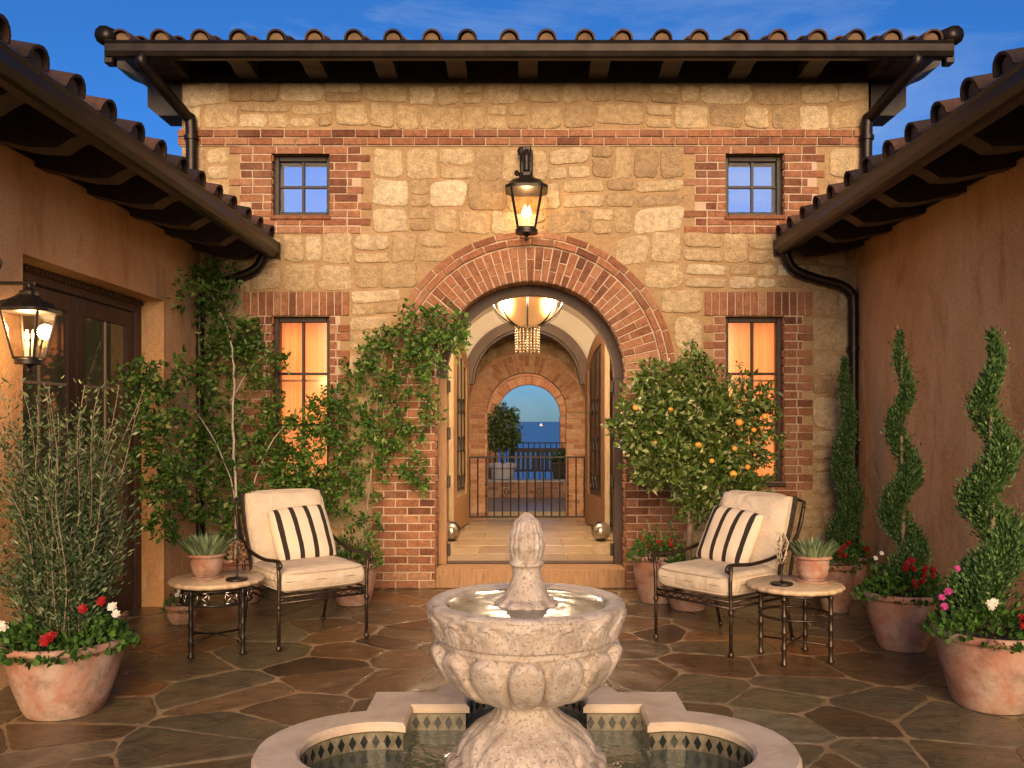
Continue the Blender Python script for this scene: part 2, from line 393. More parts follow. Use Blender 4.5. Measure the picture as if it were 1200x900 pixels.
def blob_points(blobs, dens, k=1.0):
    """blobs: (x,y,z,rx,ry,rz); points gathered in small sprigs so that gaps stay open"""
    P = []; D = []
    for (x,y,z,rx,ry,rz) in blobs:
        ns = max(3, int(dens*(rx*rz)*k))
        for _ in range(ns):
            q = RNG.normal(size=3); q /= np.linalg.norm(q); q *= RNG.random()**.45
            c = np.array([x+q[0]*rx, y+q[1]*ry, z+q[2]*rz]); d = q + RNG.normal(size=3)*.7 + np.array([0,-.35,.1]); d /= np.linalg.norm(d)
            for j in range(RNG.integers(6,11)):
                P.append(c + d*(j*.012) + RNG.normal(size=3)*.014); D.append(d*.6 + RNG.normal(size=3)*.75)
    return np.array(P), np.array(D)
def flower(parent, c, r, mat, n=5, layers=1, face=(0,-1,.5), name='flower'):
    """an open flower head of separate petals facing the given direction"""
    f = Vector(face).normalized(); a = f.orthogonal().normalized(); b = f.cross(a)
    P=[];D=[];Nn=[]
    for l in range(layers):
        for k in range(n):
            t = 2*PI*k/n + l*.6 + random.uniform(-.1,.1)
            d = a*math.cos(t) + b*math.sin(t) + f*(.15+.45*l)
            P.append(Vector(c)); D.append(d); Nn.append(f)
    return leaf_mesh(name, [tuple(p) for p in P], [tuple(d) for d in D], [r*random.uniform(.9,1.1) for _ in P], .95, mat, parent, False, .05, Nrm=[tuple(q) for q in Nn])
# ================================================================== masonry generators
def brick(mb, c, U, V, Nn, a, b, proud=.012, back=.03, ch=.004, shrink=None):
    """one chamfered brick; shrink=(at v-) narrows one end for radial bricks"""
    c = Vector(c); U = Vector(U); V = Vector(V); Nn = Vector(Nn)
    proud += random.uniform(-.003,.004)
    k = shrink or 1.0
    def ring(a1, b1, h):
        return [c + U*(-a1*k) + V*(-b1) + Nn*h, c + U*(a1*k) + V*(-b1) + Nn*h, c + U*a1 + V*b1 + Nn*h, c + U*(-a1) + V*b1 + Nn*h]
    r0 = ring(a, b, -back); r1 = ring(a, b, proud-ch); r2 = ring(a-ch, b-ch, proud)
    j = [Vector((random.uniform(-1,1), random.uniform(-1,1), random.uniform(-1,1)))*.0022 for _ in range(4)]
    r1 = [p+q for p,q in zip(r1,j)]; r2 = [p+q for p,q in zip(r2,j)]
    fs = []
    for s in (0,4):
        for i in range(4): fs.append((s+i, s+(i+1)%4, s+4+(i+1)%4, s+4+i))
    fs += [(8,9,10,11),(3,2,1,0)]
    mb.add(r0+r1+r2, fs)
def brick_field(mb, O, U, V, Nn, u0, u1, v0, v1, ext=None, holes=(), bw=.215, bh=.066, j=.012, off=0, proud=.012, back=.03):
    O = Vector(O); U = Vector(U); V = Vector(V)
    rows = max(1, round((v1-v0)/(bh+j))); rh = (v1-v0)/rows
    for r in range(rows):
        va = v0 + r*rh + j/2; vb = v0 + (r+1)*rh - j/2
        a, b = (u0, u1) if ext is None else ext(r, (va+vb)/2)
        x = a - (0 if (r+off) % 2 == 0 else (bw+j)/2)
        while x < b:
            s, e = max(x, a), min(x + bw, b); x += bw + j
            segs = [(s, e)]
            for (h0,h1,g0,g1) in holes:
                if vb > g0+.005 and va < g1-.005:
                    ns = []
                    for (p,q) in segs:
                        if q <= h0 or p >= h1: ns.append((p,q))
                        else:
                            if p < h0: ns.append((p, h0))
                            if q > h1: ns.append((h1, q))
                    segs = ns
            for (p,q) in segs:
                if q-p < .03: continue
                brick(mb, O + U*((p+q)/2) + V*((va+vb)/2), U, V, Nn, (q-p)/2, (vb-va)/2, proud, back)
def arch_ring(mb, cx, cz, y, r0, r1, a0=0, a1=PI, bt=.066, j=.012, kind='bond', proud=.012, back=.05, facing=-1):
    """radial bricks standing on the arch; kind 'bond' alternates long and short, 'course' lays one concentric row"""
    Nn = Vector((0, facing, 0))
    if kind == 'course':
        rm = (r0+r1)/2; n = max(3, round((a1-a0)*rm/.225)); da = (a1-a0)/n
        for i in range(n):
            a = a0 + (i+.5)*da; R = Vector((math.cos(a),0,math.sin(a))); T = Vector((-math.sin(a),0,math.cos(a)))
            brick(mb, Vector((cx,y,cz)) + R*rm, T, R, Nn, da*rm/2-.006, (r1-r0)/2-.005, proud, back)
        return
    n = max(5, round((a1-a0)*r0/(bt*.78+j))); da = (a1-a0)/n
    for i in range(n):
        a = a0 + (i+.5)*da; R = Vector((math.cos(a),0,math.sin(a))); T = Vector((-math.sin(a),0,math.cos(a)))
        L = r1-r0
        if kind == 'header': cuts = [(r0, r1)]
        else: cuts = [(r0, r0+L*.64), (r0+L*.64, r1)] if i % 2 == 0 else [(r0, r0+L*.34), (r0+L*.34, r1)]
        for (p,q) in cuts:
            p += .005; q -= .005; wq = q*da/2 - j/2; wp = p*da/2 - j/2
            brick(mb, Vector((cx,y,cz)) + R*((p+q)/2), T, R, Nn, wq, (q-p)/2, proud, back, shrink=wp/wq)
def stone(mb, x0, x1, z0, z1, y, warp, proud):
    """a rough field stone with an uneven rounded outline and a humped face"""
    cx, cz = (x0+x1)/2, (z0+z1)/2; a, b = (x1-x0)/2, (z1-z0)/2; n = 28
    ph = random.uniform(0,6); e = random.choice((4,5.5,8,12,16)); out = []
    sk = random.uniform(-.18,.18); sk2 = random.uniform(-.14,.14)
    for k in range(n):
        t = 2*PI*k/n; c, s = math.cos(t), math.sin(t)
        q = (abs(c)**e + abs(s)**e)**(-1/e)
        q *= 1 + .03*math.sin(2*t+ph*2) + .03*math.sin(5*t+2*ph) + random.uniform(-.022,.022)
        u = c*q; w = s*q
        out.append((cx + a*(u + sk*w*.35), cz + b*(w + sk2*u*.5)))
    def R(f, h):
        return [(cx+(x-cx)*f + 0, y - h - (random.uniform(-.002,.003) if h > 0 else 0), cz+(z-cz)*f) for x,z in out]
    r = [R(1.0,-.02), R(1.0, proud*.05), R(.975, proud*.75), R(.93, proud), R(.5, proud*1.1)]
    vs = [p for rr in r for p in rr] + [(cx, y-proud*1.1, cz)]
    vs = [(p[0], p[1], p[2]+warp(p[0], p[2])) for p in vs]
    fs = [(i*n+k, i*n+(k+1)%n, (i+1)*n+(k+1)%n, (i+1)*n+k) for i in range(4) for k in range(n)]
    fs += [(4*n+k, 4*n+(k+1)%n, 5*n) for k in range(n)]
    mb.add(vs, fs)
def stone_fill(mb, X0, X1, Z0, Z1, y, block, rows=None, gap=.034, proud=.012, lo=.17, hi=.30, wl=.16, wh=.48, sc=1.0):
    """courses of uneven stones; block(z0,z1) gives the x intervals taken by brick"""
    warp = lambda x,z: .016*math.sin(2.1*x+z*1.3)+.010*math.sin(5.3*x-z*2)
    z = Z0
    while z < Z1-.06:
        h = random.uniform(lo, hi)*sc
        if Z1 - (z+h) < lo*.7*sc: h = Z1-z
        iv = [(X0, X1)]
        for (a,b) in block(z, z+h):
            ns = []
            for (p,q) in iv:
                if q <= a or p >= b: ns.append((p,q))
                else:
                    if p < a: ns.append((p,a))
                    if q > b: ns.append((b,q))
            iv = ns
        for (p,q) in iv:
            x = p
            while x < q-.05:
                w = random.uniform(wl, wh)*sc
                if q-(x+w) < wl*.8*sc: w = q-x
                if w < .05: break
                g = gap*random.uniform(.35,1.25)
                if random.random() < .3 and h > .2*sc and w > .16:
                    k = random.uniform(.4,.6)*h
                    if random.random() < .5 and w > .3:
                        wm = random.uniform(.4,.6)*w
                        stone(mb, x+g/2, x+wm-g/2, z+g/2, z+k-g/2, y, warp, proud*random.uniform(.5,1.3))
                        stone(mb, x+wm+g/2, x+w-g/2, z+g/2, z+k-g/2, y, warp, proud*random.uniform(.5,1.3))
                    else: stone(mb, x+g/2, x+w-g/2, z+g/2, z+k-g/2, y, warp, proud*random.uniform(.5,1.3))
                    stone(mb, x+g/2, x+w-g/2, z+k+g/2, z+h-g/2, y, warp, proud*random.uniform(.5,1.3))
                else: stone(mb, x+g/2, x+w-g/2, z+g/2+random.uniform(-.012,.012), z+h-g/2+random.uniform(-.012,.012), y, warp, proud*random.uniform(.5,1.3))
                x += w
        z += h
def arch_wall(mb, x0, x1, z1, cx, cz, r, y0, y1, n=48):
    """wall slab standing on z=0 with a round arched opening through it"""
    A = [(cx+r, 0.0)] + [(cx+r*math.cos(PI*k/n), cz+r*math.sin(PI*k/n)) for k in range(n+1)] + [(cx-r, 0.0)]
    B = []
    for (x,z) in A:
        dx, dz = x-cx, z-cz
        if z <= cz+1e-6: B.append((x1 if dx > 0 else x0, z))
        else:
            t = min((x1-cx)/dx if dx > 1e-6 else 9e9, (x0-cx)/dx if dx < -1e-6 else 9e9, (z1-cz)/dz)
            B.append((cx+dx*t, cz+dz*t))
    m = len(A); vs = [(x,y0,z) for x,z in A]+[(x,y0,z) for x,z in B]+[(x,y1,z) for x,z in A]+[(x,y1,z) for x,z in B]
    fs = []
    for i in range(m-1):
        fs.append((i,i+1,m+i+1,m+i)); fs.append((2*m+i+1,2*m+i,3*m+i,3*m+i+1)); fs.append((i+1,i,2*m+i,2*m+i+1)); fs.append((m+i,m+i+1,3*m+i+1,3*m+i))
    # fill the two top corners
    for cxx in (x0,x1):
        for i in range(m-1):
            p,q = B[i],B[i+1]
            onside = lambda t: abs(t[0]-cxx)<1e-6
            ontop = lambda t: abs(t[1]-z1)<1e-6
            if (onside(p) and ontop(q) and not ontop(p) and not onside(q)) or (onside(q) and ontop(p) and not ontop(q) and not onside(p)):
                k = len(vs); vs += [(cxx,y0,z1),(cxx,y1,z1)]
                fs.append((m+i,m+i+1,k)); fs.append((3*m+i+1,3*m+i,k+1))
    mb.add(vs, fs)
def ring_band(mb, cx, cz, r0, r1, y0, y1, n=48, a0=0, a1=PI):
    vs=[]; 
    for k in range(n+1):
        a=a0+(a1-a0)*k/n; c,s=math.cos(a),math.sin(a)
        vs += [(cx+r0*c,y0,cz+r0*s),(cx+r1*c,y0,cz+r1*s),(cx+r1*c,y1,cz+r1*s),(cx+r0*c,y1,cz+r0*s)]
    fs=[(4*i+j,4*i+(j+1)%4,4*i+4+(j+1)%4,4*i+4+j) for i in range(n) for j in range(4)]+[(3,2,1,0),(4*n,4*n+1,4*n+2,4*n+3)]
    mb.add(vs,fs)

# ================================================================== the gatehouse
ACX, AR, ACZ = .055, .915, 2.03
XL, XR, ZT = -3.29, 3.30, 4.85
UPW = [(-2.43,-1.87,3.58,4.17),(1.925,2.49,3.58,4.17)]
LOW = [(-2.43,-1.87,1.02,2.61),(1.925,2.49,1.02,2.61)]
gate = thing('gatehouse', 'stone gatehouse with brick arch, two storeys of small windows and dark tiled eaves', 'building', (0,0.2,0))
w = MB()
w.box(XL,-2.43,0,.45,0,ZT); w.box(2.49,XR,0,.45,0,ZT)
for (a,b) in ((-2.43,-1.87),(1.925,2.49)):
    w.box(a,b,0,.45,0,1.02); w.box(a,b,0,.45,2.61,3.58); w.box(a,b,0,.45,4.17,ZT)
w.box(-1.87,-1.45,0,.45,0,ZT); w.box(1.55,1.925,0,.45,0,ZT)
arch_wall(w, -1.45, 1.55, ZT, ACX, ACZ, AR+.012, 0, .45)
w.build('wall', M['mortar'], gate, True)
# side walls, back of the block, above the passage
for (xa,xb) in ((XL,XL+.15),(XR-.15,XR)):
    w = MB(); w.prism([(.45,0),(4.0,0),(4.0,3.45),(1.7,3.45),(1.7,ZT+.1),(.45,ZT+.1)],0,xa,xb); w.build('side_wall', M['mortar'], gate, True)
w = MB(); w.box(XL+.15,-3.12,1.5,1.7,3.45,ZT+.1); w.box(-3.12,-1.6,1.5,1.7,4.75,ZT+.1); w.box(-1.6,1.6,1.5,1.7,3.45,ZT+.1); w.box(1.6,3.12,1.5,1.7,4.75,ZT+.1); w.box(3.12,XR-.15,1.5,1.7,3.45,ZT+.1)
w.build('rear_wall', M['mortar'], gate, True)
w = MB(); w.box(XL+.15,XR-.15,.45,4.0,3.40,3.45); w.build('passage_roof', M['plaster'], gate, True)

PIL = (-1.46, 1.545)
def blk(z0,z1):
    out=[]
    if z1 > 3.40 and z0 < 4.24: out += [(-2.83,-1.47),(1.53,2.90)]
    if z1 > .86 and z0 < 2.64: out += [(-2.68,-1.70),(1.72,2.75)]
    if z1 > 2.62 and z0 < 2.86: out += [(-2.71,-1.67),(1.71,2.76)]
    if z0 < ACZ: out.append((PIL[0]-.01, PIL[1]+.01))
    else:
        d = 1.405**2-(z0*.75+z1*.25-ACZ)**2
        if d > 0:
            q=math.sqrt(d); out.append((ACX-q, ACX+q))
    return out
s = MB()
for (za,zb) in ((0,.86),(.86,1.5),(1.5,2.03),(2.03,2.62),(2.62,2.86),(2.86,3.40),(3.40,4.235)): stone_fill(s, XL, XR, za, zb, 0, blk, lo=.19, hi=.36, wl=.17, wh=.46)
stone_fill(s, XL, XR, 4.405, ZT, 0, lambda a,b: [], lo=.19, hi=.24, wl=.18, wh=.5)
s.build('stone_facing', M['stone'], gate, True, smooth=True)

FU, FV, FN = (1,0,0),(0,0,1),(0,-1,0)
b = MB(); mo = MB()
O = (0,0,0)
# string course
brick_field(b, O, FU, FV, FN, XL-.03, XR+.03, 4.245, 4.40, proud=.03); mo.box(XL-.02,XR+.02,-.012,.01,4.24,4.403)
b.build('string_course', M['brick'], gate, True); b = MB()
# quoined surrounds
for (xa,xb,win) in ((-2.83,-1.47,UPW[0]),(1.53,2.90,UPW[1])):
    def ext(r, z, xa=xa, xb=xb):
        return (xa + (.11 if r%2 else .0) + (.1 if r in (3,4,8) else 0), xb - (.11 if (r+1)%2 else 0) - (.08 if r in (5,6) else 0))
    b = MB(); brick_field(b, O, FU, FV, FN, xa, xb, 3.40, 4.24, ext=ext, holes=[win]); b.build('window_surround', M['brick'], gate, True)
    mo.box(xa+.10,win[0],-.005,.02,3.41,4.24); mo.box(win[1],xb-.10,-.005,.02,3.41,4.24); mo.box(win[0],win[1],-.005,.02,3.41,win[2]); mo.box(win[0],win[1],-.005,.02,win[3],4.24)
for (xa,xb,win) in ((-2.70,-1.68,LOW[0]),(1.72,2.76,LOW[1])):
    def ext(r, z, xa=xa, xb=xb): return (xa + (.10 if r%2 else 0), xb - (.10 if (r%3)==0 else 0))
    b = MB(); brick_field(b, O, FU, FV, FN, xa, xb, .86, 2.61, ext=ext, holes=[win])
    n = 14; wd=(xb-xa)/n
    for i in range(n): brick(b, (xa+(i+.5)*wd, 0, 2.73), FU, FV, FN, wd/2-.006, .112, .02)
    b.build('window_surround', M['brick'], gate, True)
    mo.box(xa+.09,win[0],-.005,.02,.87,2.62); mo.box(win[1],xb-.09,-.005,.02,.87,2.62); mo.box(xa+.01,xb-.01,-.008,.02,2.62,2.84); mo.box(win[0],win[1],-.005,.02,.87,win[2])
# window reveals in brick
for (a,c,z0,z1) in UPW+LOW:
    b = MB()
    brick_field(b, (a,0,0), (0,1,0), FV, (1,0,0), .012,.10, z0, z1, proud=.008)
    b.build('window_reveal', M['brick'], gate, True); b = MB()
    brick_field(b, (c,0,0), (0,1,0), FV, (-1,0,0), .012,.10, z0, z1, proud=.008)
    b.build('window_reveal', M['brick'], gate, True)
for i,(xa,xb) in enumerate(((PIL[0],ACX-AR),(ACX+AR,PIL[1]))):
    b = MB()
    brick_field(b, O, FU, FV, FN, xa, xb, 0, ACZ, proud=.02, off=i); mo.box(xa+.006,xb-.003,-.011,.02,0,ACZ)
    if i == 0: brick_field(b, (xb,0,0), (0,1,0), FV, (1,0,0), -.015,.30, 0, ACZ, proud=.004)
    else: brick_field(b, (xa,0,0), (0,1,0), FV, (-1,0,0), -.015,.30, 0, ACZ, proud=.004)
    b.build('brick_jamb', M['brick'], gate, True)
b = MB()
arch_ring(b, ACX, ACZ, 0, AR, 1.245, proud=.02, back=.30)
arch_ring(b, ACX, ACZ, 0, 1.25, 1.32, kind='course', proud=.034)
arch_ring(b, ACX, ACZ, 0, 1.325, 1.395, kind='course', proud=.022)
ring_band(mo, ACX, ACZ, AR+.004, 1.39, -.010, .02)
b.build('brick_arch', M['brick'], gate, True)
mo.build('brick_joints', M['brick_mortar'], gate, True)

# ---- windows
def window(parent, x0, x1, z0, z1, rows, lit):
    y = .085; fw = .05
    f = MB()
    f.box(x0,x0+fw,y,y+.06,z0,z1,.006); f.box(x1-fw,x1,y,y+.06,z0,z1,.006); f.box(x0+fw,x1-fw,y,y+.06,z0,z0+fw,.006); f.box(x0+fw,x1-fw,y,y+.06,z1-fw,z1,.006)
    fo = f.build('window', M['dark_wood'], parent, True, label='lower window glowing orange from the lit room' if lit else 'upper window showing blue sky')
    mu = MB(); cx=(x0+x1)/2
    mu.box(cx-.014,cx+.014,y+.012,y+.045,z0+fw,z1-fw,.004)
    for k in range(1,rows):
        zz = z0+fw+(z1-z0-2*fw)*k/rows; mu.box(x0+fw,x1-fw,y+.014,y+.043,zz-.013,zz+.013,.004)
    mu.build('muntin', M['dark_wood'], fo)
    for ci in range(2):
        for ri in range(rows):
            xa,xb_=(x0+fw-.004,cx+.004) if ci==0 else (cx-.004,x1-fw+.004); za=z0+fw+(z1-z0-2*fw)*ri/rows; zb=z0+fw+(z1-z0-2*fw)*(ri+1)/rows
            tl=0
            g = MB(); g.add([(xa,y+.027-tl,za),(xb_,y+.027-tl,za),(xb_,y+.027+tl,zb),(xa,y+.027+tl,zb),(xa,y+.031-tl,za),(xb_,y+.031-tl,za),(xb_,y+.031+tl,zb),(xa,y+.031+tl,zb)],[(0,1,2,3),(7,6,5,4),(0,4,5,1),(3,2,6,7),(1,5,6,2),(0,3,7,4)]); g.build('pane', M['window_glass'] if lit else M['clear_glass'], fo)
    sl = MB(); sl.box(x0-.01,x1+.01,-.035,.085,z0-.045,z0-.004,.008); sl.build('sill', M['dark_wood'] if lit else M['brick'], fo)
    if lit:
        c = MB(); 
        # gathered curtain panel, folds as real geometry
        n=60; vs=[]; 
        for zz in (z0-.05,z1+.05):
            for k in range(n+1):
                x=x0-.08+(x1-x0+.16)*k/n; vs.append((x, .36+.016*math.sin(k*1.15)+.01*math.sin(k*.41), zz))
        c.add(vs,[(k,k+1,n+2+k,n+1+k) for k in range(n)]); c.build('curtain', M['interior'], fo, smooth=True)
        rod = MB(); rod.box(x0+.02,x1-.02,.17,.19,z1-.62,z1-.60); rod.build('blind_rail', M['arch_wood'], fo)
for q in UPW: window(gate, *q, 2, False)
for q in LOW: window(gate, *q, 3, True)

# ---- eaves, gutter and roof
e = MB(); e.box(XL,XR,-.03,.4,ZT,5.16); e.build('frieze_board', M['dark_wood'], gate, True)
for i in range(-5,6):
    x = i*.665+.03
    r = MB(); r.prism([(-.52,4.955),(-.52,4.915),(-.48,4.90),(-.44,4.885),(-.30,4.895),(-.22,4.875),(-.035,4.875),(-.035,5.08),(-.2,5.04)], 0, x-.09, x+.09)
    r.build('rafter_tail', M['dark_wood'], gate, True)
sf = MB(); sf.prism([(-.56,4.93),(.9,5.339),(2.36,4.93),(2.36,4.955),(.9,5.364),(-.56,4.955)],0,-3.75,3.83)
sf.build('roof_deck', M['dark_wood'], gate, True)
GP = [(-.62,5.00),(-.635,4.985),(-.625,4.965),(-.632,4.90),(-.615,4.86),(-.59,4.845),(-.54,4.845),(-.525,4.90),(-.525,4.98),(-.535,4.98),(-.535,4.91),(-.55,4.858),(-.585,4.858),(-.60,4.87),(-.612,4.905),(-.605,4.97),(-.60,5.00)]
g = MB(); g.prism(GP, 0, -3.74, 3.82); g.build('gutter', M['gutter'], gate, True)
def barrel_tiles(mb, caps, O, A, B, Nn, width, length, pitch=.34, r=.085, seg=.42, nrow=6, phase=.0):
    """rows of half-round cover tiles: A runs along the eave, B up the slope"""
    O=Vector(O);A=Vector(A).normalized();B=Vector(B).normalized();Nn=Vector(Nn).normalized()
    n=int(width/pitch)
    for i in range(n+1):
        o=O+A*(i*pitch+phase+random.uniform(-.012,.012)); 
        for j in range(nrow):
            st=j*seg; K=9; vs=[]
            tw=random.uniform(-.01,.01)
            for (t,rr,h) in ((st-.05,r*1.08,.035),(st+seg,r*.92,.0)):
                for k in range(K):
                    a=PI*k/(K-1); vs.append(o+A*(math.cos(a)*rr+tw)+B*t+Nn*(math.sin(a)*rr+h))
                for k in range(K):
                    a=PI*k/(K-1); vs.append(o+A*(math.cos(a)*(rr-.016)+tw)+B*t+Nn*(math.sin(a)*(rr-.016)+h))
            fs=[(k,k+1,2*K+k+1,2*K+k) for k in range(K-1)]+[(K+k+1,K+k,3*K+k,3*K+k+1) for k in range(K-1)]+[(k+1,k,K+k,K+k+1) for k in range(K-1)]
            mb.add(vs,fs)
            if j==0:
                vs=[o+A*(math.cos(PI*k/(K-1))*(r-.02))+B*(st-.02)+Nn*(math.sin(PI*k/(K-1))*(r-.02)+.03) for k in range(K)]
                caps.add(vs+[o+B*(st-.02)+Nn*.0],[(k,k+1,K) for k in range(K-1)])
t = MB(); cp = MB()
nz = Vector((0,-.28,1)).normalized()
barrel_tiles(t, cp, (-3.62,-.50,5.01), (1,0,0), (0,1,.28), nz, 7.3, 5, nrow=3, pitch=.3465)
barrel_tiles(t, cp, (-3.62,2.30,5.01), (1,0,0), (0,-1,.28), (0,.28,1), 7.3, 5, nrow=3, pitch=.3465)
t.tube([(-3.75,.9,5.42),(3.83,.9,5.42)],.10,10)
# pan tiles between the covers, seen edge on above the gutter
for i in range(21):
    x=-3.45+i*.3465; vs=[]
    for yy,zz in ((-.56,4.962),(.86,5.36)):
        for k in range(7): vs.append((x-.13+.26*k/6, yy, zz+.045*((k-3)/3)**2))
    t.add(vs,[(k,k+1,8+k,7+k) for k in range(6)])
t.build('roof_tiles', M['roof_tile'], gate, True, smooth=True, angle=50, extra=(cp, M['tile_cap']))
# stepped corner brackets carrying the overhang at both ends
def bracket(sgn):
    P=[(-3.29,4.545),(-3.53,4.545),(-3.63,4.63),(-3.63,4.83),(-3.67,4.86),(-3.70,4.90),(-3.76,4.93),(-3.80,4.96),(-3.90,5.0),(-3.95,5.03),(-3.98,5.10),(-3.97,5.16),(-3.93,5.17),(-3.29,5.17)]
    if sgn>0: P=[(-x+.04,z) for x,z in P][::-1]
    m=MB(); m.prism(P,1,.02,.34); m.build('corner_bracket', M['dark_wood'], gate, True)
    # carved outriggers closer to the gutter
    P=[(-3.29,4.87),(-3.50,4.86),(-3.58,4.90),(-3.62,4.95),(-3.74,4.97),(-3.76,5.02),(-3.29,5.02)]
    if sgn>0: P=[(-x+.08,z) for x,z in P][::-1]
    m=MB(); m.prism(P,1,-.50,.0); m.build('outrigger', M['dark_wood'], gate, True)
    x=-3.76 if sgn<0 else 3.84
    m=MB(); m.tube([(x,-.60,5.05),(x,.9,5.42),(x,2.36,5.01)],.085,10); m.build('verge_tile', M['gutter'], gate, True, smooth=True)
    m=MB(); m.box(min(x,x-sgn*.08),max(x,x-sgn*.08),-.6,-.5,4.80,5.02,.01); m.build('gutter_end', M['gutter'], gate, True)
    # swan-neck downspout from gutter to wall corner
    q=[(x-sgn*.34,-.58,4.86),(x-sgn*.34,-.58,4.80),(x-sgn*.42,-.42,4.68),(x-sgn*.55,-.12,4.50),(x-sgn*.585,-.07,4.38),(x-sgn*.585,-.07,3.4)]
    m=MB(); m.tube([Vector(p) for p in smooth_path(q)],.055,12)
    for z in (4.30,3.75): m.lathe([(.068,-.02),(.068,.02)],12,(x-sgn*.585,-.07,z))
    m.build('downspout', M['gutter'], gate, True, smooth=True, angle=50)
def smooth_path(P, k=5):
    P=[Vector(p) for p in P]; out=[]
    for i in range(len(P)-1):
        p0=P[max(i-1,0)];p1=P[i];p2=P[i+1];p3=P[min(i+2,len(P)-1)]
        for j in range(k):
            t=j/k; out.append(.5*((2*p1)+(p2-p0)*t+(2*p0-5*p1+4*p2-p3)*t*t+(-p0+3*p1-3*p2+p3)*t**3))
    out.append(P[-1]); return out
bracket(-1); bracket(1)

# ---- the passage
FZ=.19
st = MB(); st.box(ACX-AR+.004,ACX+AR-.004,-.02,.36,.0,FZ-.004,.01); st.build('threshold', M['arch_wood'], gate, True, label='worn wooden threshold step under the arch')
m = MB(); m.box(-1.15+ACX,1.15+ACX,.45,4.3,0,FZ-.012); m.build('hall_floor', M['grout'], gate, True)
m = MB(); random.seed(3)
yy=.36
while yy<4.25:
    h=.62; x=ACX-1.15+(.0 if int(yy/.62)%2 else -.3)
    while x<ACX+1.15:
        a=max(x,ACX-1.15)+.006; b_=min(x+.60,ACX+1.15)-.006
        if b_-a>.05: m.box(a,b_,yy+.006,min(yy+h-.006,4.29),FZ-.03,FZ,.004)
        x+=.612
    yy+=h
m.build('paving_tiles', M['hall_tile'], gate, True)
m = MB(); m.box(ACX-1.25,ACX-1.15,.45,3.8,0,2.12); m.box(ACX+1.15,ACX+1.25,.45,3.8,0,2.12)
ring_band(m, ACX, 2.1, 1.15, 1.27, .45, 3.8)
m.build('vault', M['plaster'], gate, True, smooth=True, angle=40, label='pale plastered barrel vault over the passage')
f = MB(); ring_band(f, ACX, ACZ, AR-.085, AR+.06, .29, .42); 
fo=f.build('door_frame', M['door_wood'], gate, True, smooth=True, angle=40)
for sx in (-1,1):
    f=MB(); a,b_=sorted((ACX+sx*(AR-.085),ACX+sx*(AR+.06))); f.box(a,b_,.292,.418,FZ-.01,ACZ,.006); f.build('jamb', M['arch_wood'] if sx<0 else M['door_wood'], fo)  # shade put into wood colour: left jamb lit, right jamb and arch dark
f=MB(); f.box(ACX-AR+.09,ACX+AR-.09,.29,.40,FZ-.002,FZ+.014,.004); f.build('sill', M['door_wood'], fo)
for sx in (-1,1):
    for z in (.32,1.0,1.48,1.95):
        h=MB(); a,b_=sorted((ACX+sx*(AR-.087),ACX+sx*(AR-.115))); h.box(a,b_,.33,.40,z-.06,z+.06,.004); h.build('hinge', M['iron'], fo)
# far arch of the passage
BX,BZ,BR=.03,2.12,.86
m = MB(); arch_wall(m, ACX-1.2, ACX+1.2, 3.4, BX, BZ, BR, 3.8, 4.0); m.build('end_wall', M['plaster'], gate, True)
f = MB(); ring_band(f, BX, BZ, BR-.10, BR+.03, 3.74, 4.06)
ring_band(f, BX, BZ, BR-.13, BR-.09, 3.84, 4.0)
for sx in (-1,1):
    a,b_=sorted((BX+sx*(BR-.03),BX+sx*(BR+.03))); f.box(a,b_,3.74,4.06,FZ,BZ)
f.build('far_door_frame', M['door_wood'], gate, True, smooth=True, angle=40)
